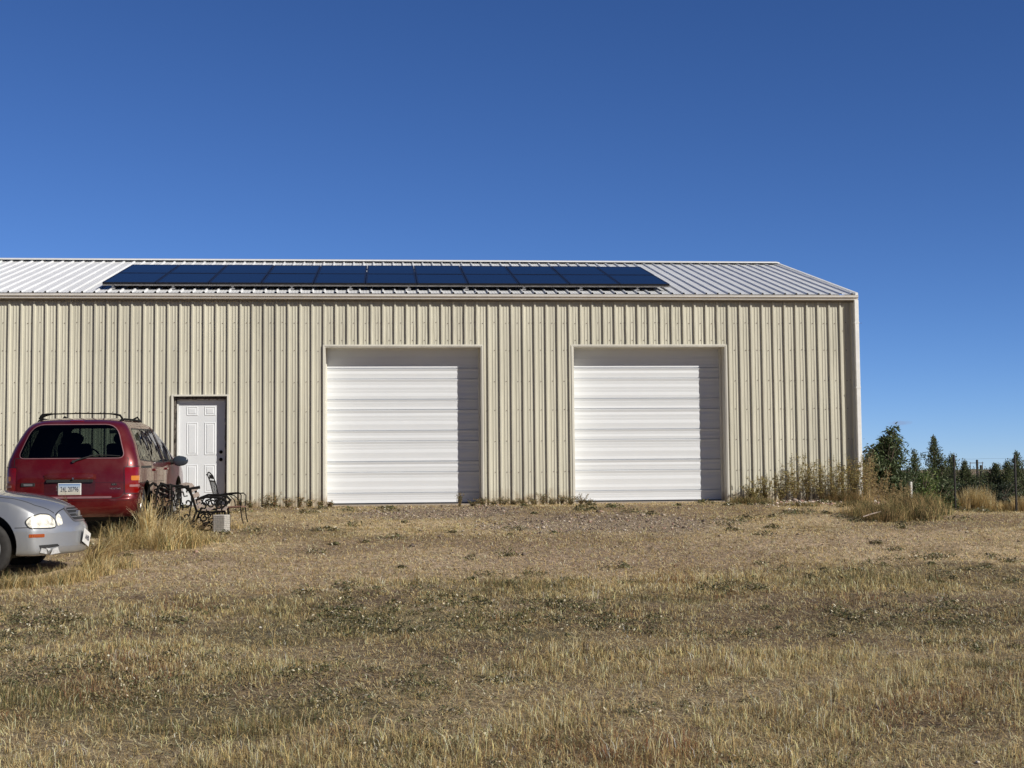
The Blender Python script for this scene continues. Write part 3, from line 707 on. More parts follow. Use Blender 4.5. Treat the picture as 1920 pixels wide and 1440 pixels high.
def minivan():
    ZS=1.04
    vy=-6.28
    root=empty('minivan',(0,0,0),label='dark red minivan with tinted rear window and black roof rack parked facing the building',cat='minivan')
    #   z    W    yr    yf    rx   ry   fx  fy
    K=[(.27,.86,.10,4.93,.30,.20,.45,.35),
       (.33,.905,.035,5.02,.30,.20,.45,.38),
       (.42,.93,.0,5.08,.30,.20,.48,.40),
       (.525,.945,-.005,5.10,.30,.20,.5,.42),
       (.555,.945,.02,5.09,.28,.18,.5,.42),
       (.60,.95,.045,5.06,.27,.17,.5,.42),
       (.80,.955,.055,4.98,.26,.16,.5,.42),
       (.90,.955,.065,4.86,.26,.16,.52,.45),
       (.98,.95,.08,4.48,.26,.16,.5,.3),
       (1.05,.94,.10,4.08,.25,.16,.45,.3),
       (1.12,.92,.125,3.84,.25,.17,.42,.3),
       (1.20,.895,.16,3.63,.25,.18,.40,.3),
       (1.30,.86,.21,3.42,.25,.19,.38,.28),
       (1.40,.812,.265,3.20,.26,.20,.36,.26),
       (1.50,.762,.325,2.98,.25,.21,.34,.25),
       (1.57,.712,.38,2.80,.27,.23,.34,.25),
       (1.62,.655,.46,2.62,.30,.26,.36,.3),
       (1.65,.585,.57,2.42,.32,.30,.38,.35),
       (1.672,.52,.76,2.15,.34,.36,.40,.4)]
    zs=sorted(set([.27+i*(1.672-.27)/58 for i in range(59)]+[.525,.54,.555]))
    V,F=stack_body(K,zs); body=meshobj('body',V,F,[M['red'],M['interior'],M['dark']],root); fixnormals(body); pj=Proj(V,F)
    V2,F2=stack_body(K,[.45+i*(1.60-.45)/14 for i in range(15)],inset=.055); cav=meshobj('cutter',V2,F2,M['interior']); fixnormals(cav)
    RW=[(-.755,1.105),(.755,1.105),(.59,1.565),(-.59,1.565)]
    WS=[(-.80,1.10),(.80,1.10),(.60,1.55),(-.60,1.55)]
    Q=[[(.42,1.07),(1.32,1.035),(1.32,1.515),(.66,1.515)],[(1.36,1.035),(2.42,1.01),(2.42,1.52),(1.36,1.515)],[(2.50,1.01),(3.46,1.03),(3.02,1.37),(2.80,1.50),(2.50,1.52)]]
    cut=[cav,prism(RW,'y',-.5,.62,[.09,.09,.16,.16],M['interior']),prism(WS,'y',2.55,4.4,.08,M['interior'])]
    cut+=[prism(q,'x',-1.2,1.2,.06,M['interior']) for q in Q]
    WH=[(.93,.335),(4.02,.335)]
    for y,r in WH:
        for s in (-1,1): cut.append(cylx(s*.60,s*1.2,y,.36,.405,M['dark']))
    bool_cut(body,cut)
    RWg=[(-.768,1.095),(.768,1.095),(.605,1.575),(-.605,1.575)]
    g=pj.patch(RWg,'rear',.004,'rear_window',M['glass_rear'],root,r=[.10,.10,.17,.17],rings=8)
    gb=MB(); pj.strip(gb,[tuple(p) for p in rounded(RWg,[.10,.10,.17,.17])],.011,'rear',.006,closed=True); gb.build('window_seal',M['bumpertop'],g,smooth=60)
    pj.patch(WS,'front',.002,'windscreen',M['glass_clear'],root,r=.08,rings=8)
    for sd in ('right','left'):
        for q in Q:
            g=pj.patch(q,sd,.002,'side_window',M['glass_side'],root,r=.06,rings=6)
            gb=MB(); pj.strip(gb,[tuple(p) for p in rounded(q,.06)],.016,sd,.004,closed=True); gb.build('window_seal',M['dark'],g,smooth=60)
    # seams
    for xx in (-.80,.36):
        sm=MB(); pj.strip(sm,[(xx,.756),(xx+.44,.756)],.006,'rear',.002); sm.build('tailgate_crease',M['darkred'],root)
    sm=MB(); pj.strip(sm,[tuple(p) for p in rounded([(.815,1.10),(.80,.66),(.73,.535),(-.73,.535),(-.80,.66),(-.815,1.10)],[.02,.1,.12,.12,.1,.02])][:-1],.009,'rear',.0025)
    sm.build('tailgate_seam',M['dark'],root)
    for sd in ('right','left'):
        sm=MB(); pj.strip(sm,[(1.34,.50),(1.34,1.57)],.010,sd,.0025); pj.strip(sm,[(2.46,.44),(2.46,1.56)],.010,sd,.0025); pj.strip(sm,[(3.50,.44),(3.52,.98)],.010,sd,.0025)
        pj.strip(sm,[(.30,.745),(1.34,.74),(2.46,.72)],.007,sd,.0025)
        sm.build('door_seam',M['dark'],root)
        sm=MB(); pj.strip(sm,[(.45,.965),(1.30,.955)],.032,sd,.003); sm.build('sliding_track',M['dark'],root)
        for yy in (1.50,2.62):
            h=MB(); c=pj.pt(yy,.90,sd,.0); s=1 if sd=='right' else -1
            h.box(c.x-.005 if s>0 else c.x-.03,c.x+.03 if s>0 else c.x+.005,yy,yy+.16,.885,.925); h.build('door_handle',M['red'],root,bevel=.01)
    # bumper
    bm_=MB(); pj.strip(bm_,[(-.66,.548),(.60,.548)],.026,'rear',.004); bm_.build('bumper_step',M['bumpertop'],root)
    sm=MB(); pj.strip(sm,[(-.9,.50),(.9,.50)],.004,'rear',.003); sm.build('bumper_crease',M['darkred'],root)
    # handle brow and plate recess
    rec=pj.patch([(-.355,.585),(.345,.585),(.365,.66),(.365,.80),(-.365,.80),(-.365,.62)],'rear',.003,'plate_recess',M['darkred'],root,r=.05)
    br=MB(); n=24; VV=[];FF=[]
    for i in range(n+1):
        x=-.37+.74*i/n; e=1-abs(2*i/n-1)**6; 
        c=pj.pt(x,.84,'rear',0); y0=c.y
        ztop=.870+.02*e-.0
        for dy,z in ((.002,ztop),(-.014-.012*e,ztop-.012),(-.030*e-.006,.840),(-.036*e-.004,.812),(-.028*e,.797),(.004,.800)): VV.append((x,y0+dy,z))
    for i in range(n):
        for k in range(5): FF.append((i*6+k,i*6+k+1,(i+1)*6+k+1,(i+1)*6+k))
    br.add(VV,FF); br.build('tailgate_brow',M['red'],root,smooth=50)
    shd=MB(); shd.box(-.33,.33,.028,.055,.762,.800); shd.build('handle_gap',M['dark'],root)
    yp=pj.pt(0,.68,'rear',0).y
    p=MB(); p.box(-.165,.165,yp-.014,yp-.006,.585,.749); po=p.build('licence_plate',M['whitetrim'],root,bevel=.003)
    box('plate_face',-.155,.155,yp-.0165,yp-.0145,.593,.741,M['plate'],po)
    text('plate_number','24L 20796',.098,(0,yp-.0175,.661),(R(90),0,0),M['platetext'],po,ext=.001,xs=.62)
    kn=MB(); kn.tube([(.055,yp-.034,.815),(.055,yp-.05,.815)],.014,12); kn.build('tailgate_lock',M['chrome'],root)
    # badges
    b=MB(); y1=pj.pt(-.62,.735,'rear',0).y; b.box(-.70,-.50,y1-.010,y1+.012,.705,.752); bo=b.build('badge',M['dark'],root,bevel=.006)
    box('badge_plate',-.66,-.535,y1-.0125,y1-.0105,.714,.743,M['alu'],bo)
    y2=pj.pt(.62,.73,'rear',0).y
    b=MB(); b.box(.585,.665,y2-.004,y2+.02,.712,.742); bo=b.build('badge',M['dark'],root,bevel=.003)
    text('badge_text','LX',.032,(.625,y2-.0055,.727),(R(90),0,0),M['alu'],bo,ext=.0008)
    text('model_lettering','WINDSTAR',.030,(.615,y2-.004,.668),(R(90),0,R(0)),M['alu'],root,ext=.0015,xs=1.45)
    # lamps wrap the rear corners
    for s in (1,-1):
        def ax(a,b,s=s): # angle sweep round the corner
            d=Vector((s*sin(a),-cos(a),0)); c=Vector((s*.62,.45,b)); return c+d*3,-d
        def lamp(nm,z0,z1,mat,par=None,off=.005,a0=.42,a1=1.12,r=.02): return pj.patch([(a0,z0),(a1,z0),(a1,z1),(a0,z1)],ax,off,nm,mat,par or root,r=r,rings=5,thick=.008)
        base=lamp('tail_lamp',.605,.965,M['lensred'],off=.006,r=.05)
        gb=MB(); pj.strip(gb,[tuple(p) for p in rounded([(.40,.595),(1.14,.595),(1.14,.975),(.40,.975)],.05)],.02,ax,.007,closed=True); gb.build('lamp_seal',M['darkred'],base)
        lamp('amber_lens',.78,.845,M['lensamber'],base,.009,.64,1.04)
        lamp('reverse_lens',.690,.722,M['lensclear'],base,.009,.58,1.10)
        rr_=pj.patch([(.98,.455),(1.28,.455),(1.28,.51),(.98,.51)],ax,.004,'bumper_reflector',M['lensclear'],root,r=.02,rings=4)
    pj.patch([(-.10,1.622),(.10,1.622),(.10,1.642),(-.10,1.642)],'rear',.006,'brake_light',M['lensred'],root,r=.006,rings=3,thick=.006)
    # wiper
    wq=MB(); c0=pj.pt(.04,1.05,'rear',.012)
    wpts=[(.04,1.045),(.12,1.075),(.30,1.125),(.42,1.14)]
    pts=[pj.pt(a,b_,'rear',.022) for a,b_ in wpts]; wq.tube(pts,[.014,.012,.008,.006],8)
    wq.tube([pj.pt(.04,1.045,'rear',-.005),pj.pt(.04,1.045,'rear',.03)],.02,10)
    wo=wq.build('rear_wiper',M['dark'],root,smooth=50)
    wb=MB(); wb.tube([pj.pt(a,b_,'rear',.016) for a,b_ in ((.26,1.128),(.42,1.134),(.58,1.128),(.70,1.118))],.007,6); wb.build('wiper_blade',M['dark'],wo)
    # roof rack: side rails and crossbars
    for s in (-1,1):
        m=MB(); pts=[pj.pt(s*x,y,'top',o_) for x,y,o_ in ((.60,.62,-.005),(.60,.72,.008),(.60,.95,.018),(.605,1.6,.020),(.605,2.2,.018),(.60,2.45,.002))]
        m.tube(pts,[.012,.016,.016,.016,.016,.012],8); m.build('roof_rail',M['blackmetal'],root,smooth=50)
    for y,hh in ((.78,.085),(2.2,.035)):
        m=MB(); zz=pj.pt(0,y,'top',0).z; ze=pj.pt(.60,y,'top',.03).z
        m.tube([(-.61,y,ze-.01),(-.575,y,ze+.045),(-.50,y,zz+hh-.028),(-.42,y,zz+hh-.02),(0,y,zz+hh-.012),(.42,y,zz+hh-.02),(.50,y,zz+hh-.028),(.575,y,ze+.045),(.61,y,ze-.01)],[.030,.030,.020,.010,.009,.010,.014,.016,.016],8)
        m.build('roof_crossbar',M['blackmetal'],root,smooth=50)
    # mirrors
    for s in (-1,1):
        m=MB(); c=pj.pt(3.20,1.00,'right' if s>0 else 'left',0)
        m.tube([(c.x-s*.03,3.22,1.0),(c.x+s*.06,3.20,1.005)],[.05,.035],10); mo=m.build('mirror_arm',M['dark'],root,smooth=60)
        bm=bmesh.new(); bmesh.ops.create_uvsphere(bm,u_segments=24,v_segments=14,radius=1)
        for v in bm.verts:
            x,y,z=v.co; q=.88 if x*s>0 else 1
            v.co=Vector((c.x+s*.165+x*.13,3.18+(y*.075 if y>0 else y*.03),1.02+z*.088*(1.0 if s*x<0 else .92)))
        me=bpy.data.meshes.new('mirror'); bm.to_mesh(me); bm.free(); me.materials.append(M['mirrorshell']); me.polygons.foreach_set('use_smooth',[True]*len(me.polygons))
        mo2=link(bpy.data.objects.new('mirror',me),root)
    # mirror glass faces the rear
    # wheels
    for y,r in WH:
        for s in (-1,1): wheel(root,s*.80,y,r,s)
    # underside / exhaust
    box('underbody',-.74,.74,.35,4.55,.20,.30,M['dark'],root)
    # front: lamps and grille (for other viewpoints)
    pj.patch([(-.40,.66),(.40,.66),(.42,.80),(-.42,.80)],'front',.004,'grille',M['dark'],root,r=.04)
    for s in (-1,1): pj.patch([(s*.48,.68),(s*.86,.70),(s*.84,.84),(s*.50,.82)],'front',.006,'headlight',M['headlight'],root,r=.03)
    # cabin
    def seat(x,y,w,h,nm='seat'):
        m=MB(); m.box(x-w/2,x+w/2,y,y+.52,.50,.74)
        o=m.build(nm,M['interior'],root,bevel=.05)
        m=MB(); mt_=Matrix.Translation((x,y,.70))@Matrix.Rotation(R(12),4,'X'); m.box(-w/2,w/2,-.07,.07,0,h,mt_); m.build('seat_back',M['interior'],o,bevel=.05)
        return o
    for s in (-1,1):
        o=seat(s*.38,2.15,.52,.62); m=MB()
        bm=bmesh.new(); bmesh.ops.create_uvsphere(bm,u_segments=16,v_segments=10,radius=1)
        for v in bm.verts: v.co=Vector((s*.38+v.co.x*.15,2.02+v.co.y*.06,1.38+v.co.z*.10))
        me=bpy.data.meshes.new('headrest'); bm.to_mesh(me); bm.free(); me.materials.append(M['interior']); link(bpy.data.objects.new('headrest',me),o)
    seat(0,1.15,1.35,.42,'bench_seat')
    m=MB(); m.box(-.80,.80,3.3,3.75,.75,1.08); m.build('dashboard',M['interior'],root,bevel=.05)
    m=MB(); cc=Vector((-.38,3.02,1.06)); 
    pts=[cc+Vector((.19*cos(a),.19*sin(a)*.42,.19*sin(a)*.9)) for a in [2*pi*k/20 for k in range(21)]]; m.tube(pts,.014,8); m.build('steering_wheel',M['interior'],root)
    m=MB(); m.box(-.02+.0,.12+.05,2.95,2.97,1.47,1.53); m.build('rear_view_mirror',M['interior'],root,bevel=.01)
    root.location=(-13.68,vy,-.30); root.rotation_euler=(R(1.2),0,R(-.35)); root.scale=(1,1,ZS)
    return root
M['chromedull']=simple('dull_bright_trim',(.30,.27,.27),.3,metal=.6,var=.1)
M['darkred']=simple('shaded_maroon_paint',(.055,.006,.009),.4,var=.2,coat=.5)  # darker copy of the maroon, puts shade into plate recess and creases
M['bumpertop']=simple('bumper_step_plastic',(.20,.10,.11),.45,var=.15)
M['mirrorshell']=simple('gloss_black_mirror_shell',(.035,.045,.06),.15,var=.1,coat=1.0)
minivan()

# ---- silver sedan: lofted cross sections, front end bowed in plan
def sedan():
    root=empty('sedan',(0,0,0),label='silver sedan with hazed headlights and a cracked front bumper',cat='car')
    # s: zb, W, zsh, Wsh, Wt, zt, zc     (s forward, front bumper at 4.48)
    K=[(0.0,.30,.70,.66,.66,.45,.80,.84),(.10,.24,.80,.78,.74,.55,.93,.97),(.35,.20,.845,.84,.79,.60,.98,1.01),(.75,.18,.86,.88,.81,.60,1.02,1.05),
       (1.15,.18,.868,.90,.82,.56,1.22,1.25),(1.55,.18,.87,.905,.82,.55,1.375,1.395),(2.0,.18,.87,.905,.82,.56,1.405,1.425),(2.45,.18,.87,.90,.82,.555,1.36,1.385),(2.9,.18,.87,.895,.82,.58,1.16,1.19),
       (3.20,.18,.868,.88,.81,.62,.975,1.01),(3.40,.18,.866,.862,.80,.64,.945,.975),(3.7,.18,.864,.835,.79,.64,.905,.940),(4.0,.175,.862,.785,.785,.62,.848,.885),(4.2,.17,.855,.735,.775,.58,.785,.820),(4.32,.17,.845,.690,.765,.54,.725,.745),(4.40,.175,.835,.60,.76,.52,.620,.632),(4.455,.19,.82,.545,.75,.50,.560,.565),(4.475,.22,.80,.51,.74,.50,.525,.528),(4.48,.27,.74,.47,.70,.48,.485,.487)]
    N_=74; st=[4.48*(i/N_) for i in range(N_+1)]; st=sorted(set([round(s,4) for s in st]+[4.345,4.37,4.40,4.42,4.44,4.455,4.465,4.475,4.48]))
    V=[];rows=[]
    for s in st:
        zb,W,zsh,Wsh,Wt,zt,zc=[catmull(K,s,c) for c in range(1,8)]
        zb+=.05
        zw=min(.54,zsh-.03)
        P=[(0,zb),(W*.55,zb),(W-.07,zb+.004),(W-.02,zb+.03),(W-.006,zb+.12 if zb+.12<zw-.05 else (zb+zw)/2),(W,zw-.04),(W-.004,zw),(W-.008,zw+.01),((W-.006+Wsh)/2,(zw+zsh)/2+.015),(Wsh,zsh),(Wsh-.025,zsh+(zt-zsh)*.12+.008),(Wsh+(Wt-Wsh)*.5,zsh+(zt-zsh)*.56),(Wt+.02,zt-.012*(1 if zt>1.1 else .2)),(Wt-.05,zt+(zc-zt)*.25),(Wt*.5,zt+(zc-zt)*.8),(0,zc)]
        # smooth the half profile
        Q=[]
        for i in range(len(P)-1):
            p0=P[max(0,i-1)];p1=P[i];p2=P[i+1];p3=P[min(len(P)-1,i+2)]
            for k in range(3):
                t=k/3; Q.append(tuple((1-t)*(p1[c])+t*p2[c]+.35*(t*(1-t)**2*((p2[c]-p0[c])-2*(p2[c]-p1[c]))-t*t*(1-t)*((p3[c]-p1[c])-2*(p2[c]-p1[c]))) for c in (0,1)))
        Q.append(P[-1])
        full=Q+[(-x,z) for x,z in reversed(Q[1:-1])]
        ramp=min(1,max(0,(s-3.75)/.73)); rr2=min(1,max(0,(.6-s)/.6))
        row=[]
        for x,z in full:
            q=abs(x)/.86; ds=-.40*ramp*(q**2.2) - .05*ramp*q + .14*rr2*q**3
            row.append(len(V)); V.append((x,s+ds,z))
        rows.append(row)
    n=len(rows[0]); F=[]
    for a,b in zip(rows,rows[1:]):
        for i in range(n): F.append((a[i],a[(i+1)%n],b[(i+1)%n],b[i]))
    def dsf(x,s_):
        ramp=min(1,max(0,(s_-3.75)/.73)); rr2=min(1,max(0,(.6-s_)/.6)); q=abs(x)/.86
        return -.40*ramp*(q**2.2) - .05*ramp*q + .14*rr2*q**3
    for row,s_ in ((rows[0],st[0]),(rows[-1],st[-1])):
        h=n//2; MM=20; lad=[]
        for i in range(h+1):
            a_,b_=row[i],row[(n-i)%n]
            if a_==b_: lad.append([a_]*(MM+1)); continue
            xa,z_=V[a_][0],V[a_][2]; line=[a_]
            for k in range(1,MM):
                x=xa*(1-2*k/MM); line.append(len(V)); V.append((x,s_+dsf(x,s_),z_))
            line.append(b_); lad.append(line)
        for i in range(h):
            for k in range(MM):
                f=tuple(dict.fromkeys((lad[i][k],lad[i+1][k],lad[i+1][k+1],lad[i][k+1])))
                if len(f)>=3: F.append(f)
    body=meshobj('body',V,F,[M['silver'],M['dark']],root); fixnormals(body); pj=Proj(V,F)
    WHS=[(.90,.31),(3.50,.31)]
    cut=[]
    for y,r in WHS:
        for s in (-1,1): cut.append(cylx(s*.58,s*1.2,y,.34,.385,M['dark']))
    bool_cut(body,cut)
    for y,r in WHS:
        for s in (-1,1): wheel(root,s*.765,y,r,s,spokes=7,rimr=.64)
    # greenhouse glass
    def axs(side):
        return side
    pj.patch([(-.58,3.13),(.58,3.13),(.50,2.50),(-.50,2.50)],'top',.003,'windscreen',M['darkglass'],root,r=.06,rings=8)
    pj.patch([(-.50,.86),(.50,.86),(.46,1.42),(-.46,1.42)],'top',.003,'rear_window',M['darkglass'],root,r=.06,rings=8)
    for sd in ('right','left'):
        pj.patch([(1.12,.955),(1.90,.95),(1.90,1.33),(1.50,1.33)],sd,.003,'side_window',M['darkglass'],root,r=.04)
        pj.patch([(1.96,.95),(2.92,.95),(2.42,1.32),(1.96,1.33)],sd,.003,'side_window',M['darkglass'],root,r=.04)
        s=1 if sd=='right' else -1
        sm=MB(); pj.strip(sm,[(1.93,.25),(1.93,.93)],.008,sd,.002); pj.strip(sm,[(3.0,.25),(3.0,.90)],.008,sd,.002); sm.build('door_seam',M['dark'],root)
        m=MB(); c=pj.pt(2.80,.98,sd,0)
        m.tube([(c.x-s*.02,2.8,.98),(c.x+s*.08,2.78,1.0)],[.03,.03],8); m.tube([(c.x+s*.05,2.78,1.0),(c.x+s*.07,2.78,1.0),(c.x+s*.19,2.78,1.01),(c.x+s*.21,2.78,1.01)],[.03,.065,.06,.03],12); m.build('mirror',M['silver'],root,smooth=60)
        # side marker
        pj.patch([(4.02,.435),(4.17,.435),(4.17,.475),(4.02,.475)],sd,.005,'side_marker',M['marker'],root,r=.012,rings=4,thick=.004)
        # bumper seam line from arch to lamp
        sm=MB(); pj.strip(sm,[(3.86,.548),(4.10,.552)],.007,sd,.003); sm.build('bumper_seam',M['dark'],root)
    # headlamps project from a skewed axis (front corner)
    for s in (1,-1):
        def ax(a,b,s=s):
            d=Vector((s*sin(R(38)),cos(R(38)),0)); t_=Vector((cos(R(38))*s,-sin(R(38)),0)); o=Vector((s*.42,3.9,b))+t_*a+d*3; return o,-d
        hl=pj.patch([(-.10,.545),(-.03,.535),(.25,.540),(.275,.615),(.215,.672),(.09,.700),(-.04,.692),(-.115,.635)],ax,.006,'headlight',M['headlight'],root,r=.03,rings=7,thick=.006)
        gb=MB(); pj.strip(gb,[tuple(p) for p in rounded([(-.10,.545),(-.03,.535),(.25,.540),(.275,.615),(.215,.672),(.09,.700),(-.04,.692),(-.115,.635)],.03)],.011,ax,.008,closed=True); gb.build('lamp_seal',M['dark'],hl)
        pj.patch([(-.215,.575),(-.13,.555),(-.135,.64),(-.165,.685),(-.21,.70),(-.235,.64)],ax,.006,'indicator_lamp',M['headlight'],root,r=.02,rings=4,thick=.004)
        if s>0:
            pj.patch([(-.15,.325),(.12,.300),(.14,.345),(-.12,.352)],ax,.003,'bumper_crack',M['dark'],root,r=.01,rings=5)
            rnd=random.Random(4); m=MB()
            for (a0,b0,a1,b1,a2,b2) in ((.03,.250,.13,.262,.115,.315),(.03,.250,.115,.315,.05,.30),(-.14,.262,.0,.25,-.03,.300),(-.14,.262,-.03,.300,-.11,.318),(.02,.275,.05,.315,-.02,.30)):
                c=[pj.pt(a,b,ax,.012+rnd.uniform(0,.03)) for a,b in ((a0,b0),(a1,b1),(a2,b2))]; m.add(c,[(0,1,2)])
            m.build('broken_bumper_piece',M['silverdull2'],root)
    # grille
    gr=pj.patch([(-.23,.605),(.23,.605),(.28,.735),(.20,.765),(-.20,.765),(-.28,.735)],'front',.004,'grille',M['dark'],root,r=.03,rings=6)
    gm=MB()
    for z in (.65,.69,.73): pj.strip(gm,[(-.25,z),(.25,z)],.008,'front',.012)
    gm.build('grille_bars',M['silverdull'],gr)
    gm=MB(); pj.strip(gm,[tuple(p) for p in rounded([(-.23,.605),(.23,.605),(.28,.735),(.20,.765),(-.20,.765),(-.28,.735)],.03)],.018,'front',.009,closed=True); gm.build('grille_surround',M['chromedull'],gr)
    c=pj.pt(0,.685,'front',.03); m=MB(); m.tube([(0,c.y-.03,.685),(0,c.y,.685)],.042,20); eo=m.build('emblem',M['alu'],gr); eo.scale=(1.3,1,1)
    # front plate, slightly bent
    c=pj.pt(0,.42,'front',.0); m=MB(); mt_=Matrix.Translation((.05,c.y+.018,.40))@Matrix.Rotation(R(-6),4,'X')@Matrix.Rotation(R(-14),4,'Y'); m.box(-.16,.16,-.004,.004,-.08,.08,mt_); po=m.build('licence_plate',M['whitetrim'],root)
    text('plate_number','24 6158',.085,(.05,c.y+.026,.40),(R(90),R(14),R(180)),M['platetext'],po,ext=.001,xs=.62)
    # hood seams and headlamp brow
    hs_=MB(); 
    for s in (-1,1): pj.strip(hs_,[(s*.70,3.20),(s*.69,3.7),(s*.62,4.02),(s*.50,4.22)],.008,'top',.002)
    pj.strip(hs_,[(-.50,4.235),(0,4.31),(.50,4.235)],.008,'top',.002)
    hs_.build('bonnet_seam',M['dark'],root)
    cw=pj.patch([(-.66,3.10),(.66,3.10),(.68,3.22),(-.68,3.22)],'top',.004,'cowl_panel',M['dark'],root,r=.03,rings=4)
    for x in (-.45,.12):
        m=MB(); m.tube([pj.pt(x,3.18,'top',.02),pj.pt(x+.25,3.05,'top',.02),pj.pt(x+.5 if x<0 else x+.42,3.04,'top',.02)],.009,6); m.build('wiper',M['dark'],root)
    for s in (-1,1):
        pj.patch([(s*.45,.70),(s*.72,.70),(s*.74,.82),(s*.50,.84)],'rear',.005,'tail_lamp',M['lensred'],root,r=.03)
    box('underbody',-.68,.68,.4,3.75,.19,.26,M['dark'],root)
    return root
M['darkglass']=simple('dark_car_glass',(.015,.02,.022),.03,var=.1,coat=1.0)
M['silverdull2']=simple('cracked_grey_plastic',(.50,.50,.50),.5,var=.25,scale=40)
M['silverdull']=simple('grille_bar_silver',(.30,.31,.33),.35,metal=.6,var=.1)
sed=sedan()
SH=R(-2.5)          # heading of the nose measured from +x
fx_,fy_=-12.82,-9.2 # nose centre
sed.rotation_euler=(0,0,SH-pi/2); sed.scale=(1,1,1.04); sed.location=(fx_-4.48*cos(SH),fy_-4.48*sin(SH),-.60)

# ------------------------------------------------------------------ where things stand
CP=Vector((-9.0852,-27.0268,.5617))
def at(u,v,Y):
    d=fw+rr*((u-960)/2600)-uu*((v-720)/2600); return CP+d*((Y-CP.y)/d.y)
def gx(u,Y): return at(u,900,Y).x

# ------------------------------------------------------------------ old garden benches, chair, block
def spiral(c,r0_,r1,a0,a1,n,plane):
    return [plane(c[0]+(r0_+(r1-r0_)*i/n)*cos(a0+(a1-a0)*i/n),c[1]+(r0_+(r1-r0_)*i/n)*sin(a0+(a1-a0)*i/n)) for i in range(n+1)]
def park_bench(name,label,loc,rot,L_=1.15,backslats=7,seatslats=6,missing=(),slat='wood'):
    """local: seat faces +x, slats run along y"""
    root=empty(name,(0,0,0),label=label,cat='bench',group='broken garden benches beside the minivan')
    back=[(.02,.40),(-.02,.50),(-.05,.60),(-.10,.70),(-.17,.765),(-.25,.775),(-.30,.74)]
    for yy in (0,L_):
        m=MB(); P=lambda a,b,yy=yy:(a,yy,b)
        m.tube([P(*q) for q in [(.46,.415),(.36,.40),(.2,.385),(.06,.39)]+back],[.016]*4+[.020,.020,.020,.022,.024,.03,.036],8)
        m.tube([P(.02,.40),P(-.03,.25),P(-.10,.10),P(-.16,.0)],[.018,.016,.016,.022],8)
        m.tube([P(.45,.41),P(.47,.28),P(.43,.15),P(.46,.0)],[.018,.016,.016,.024],8)
        m.tube([P(-.02,.56),P(.12,.62),P(.30,.625),P(.43,.60),P(.48,.55),P(.45,.50)],[.016,.018,.02,.02,.022,.03],8)
        m.tube([P(.45,.50),P(.40,.45),P(.42,.41)],.014,8)
        # scroll work between arm, seat and legs
        for (c,r_) in (((.10,.50),.075),((.24,.51),.07),((.36,.50),.065),((.14,.29),.07),((.30,.27),.08),((.02,.17),.06),((.38,.17),.055),((.22,.16),.06)):
            m.tube(spiral(c,r_,.012,random.uniform(0,6),random.uniform(8,11),14,P),.0125,5)
            m.tube([P(c[0]-r_,c[1]),P(c[0]-r_*1.25,c[1]+r_*.9),P(c[0],c[1]+r_*1.3)],.011,5)
        m.tube([P(-.10,.10),P(.08,.12),P(.22,.10),P(.43,.13)],.011,6)
        m.build('iron_end',M['blackmetal'],root,smooth=50)
    for i in range(seatslats):
        if ('s',i) in missing: continue
        x=.05+.39*i/(seatslats-1); m=MB(); mt_=Matrix.Translation((x,0,.415+.004*i))@Matrix.Rotation(R(random.uniform(-3,3)),4,'Z'); m.box(-.028,.028,-.03,L_+.03,-.011,.011,mt_); m.build('seat_slat',M[slat],root,bevel=.004)
    for i in range(backslats):
        if ('b',i) in missing: continue
        t_=i/(backslats-1)*(len(back)-2)+.5; k=min(int(t_),len(back)-2); f=t_-k
        a=Vector((back[k][0],0,back[k][1])); b=Vector((back[k+1][0],0,back[k+1][1])); p=a.lerp(b,f); d=(b-a).normalized(); an=math.atan2(d.z,d.x)
        m=MB(); mt_=Matrix.Translation((p.x+.025*d.z,0,p.z-.025*d.x))@Matrix.Rotation(-an+R(random.uniform(-2,2)),4,'Y'); m.box(-.036,.036,-.03,L_+.03,-.009,.009,mt_); m.build('back_slat',M[slat],root,bevel=.003)
    root.location=loc; root.rotation_euler=rot; return root
pA=at(362,985,-4.9)
park_bench('park_bench','upright iron and wood garden bench with rolled slatted back behind the grass',(pA.x+.02,-4.95,gh(pA.x,-4.9)-.08),(R(1),R(3),R(4)),missing=(('s',0),('s',3)))
pB=at(318,985,-6.0)
park_bench('park_bench','tipped over black iron garden bench lying in tall grass by the minivan wheel',(pB.x+.42,-6.1,gh(pB.x,-6)+.30),(R(4),R(-86),R(12)),L_=1.1,missing=(('s',2),('b',4)),slat='blackwood')
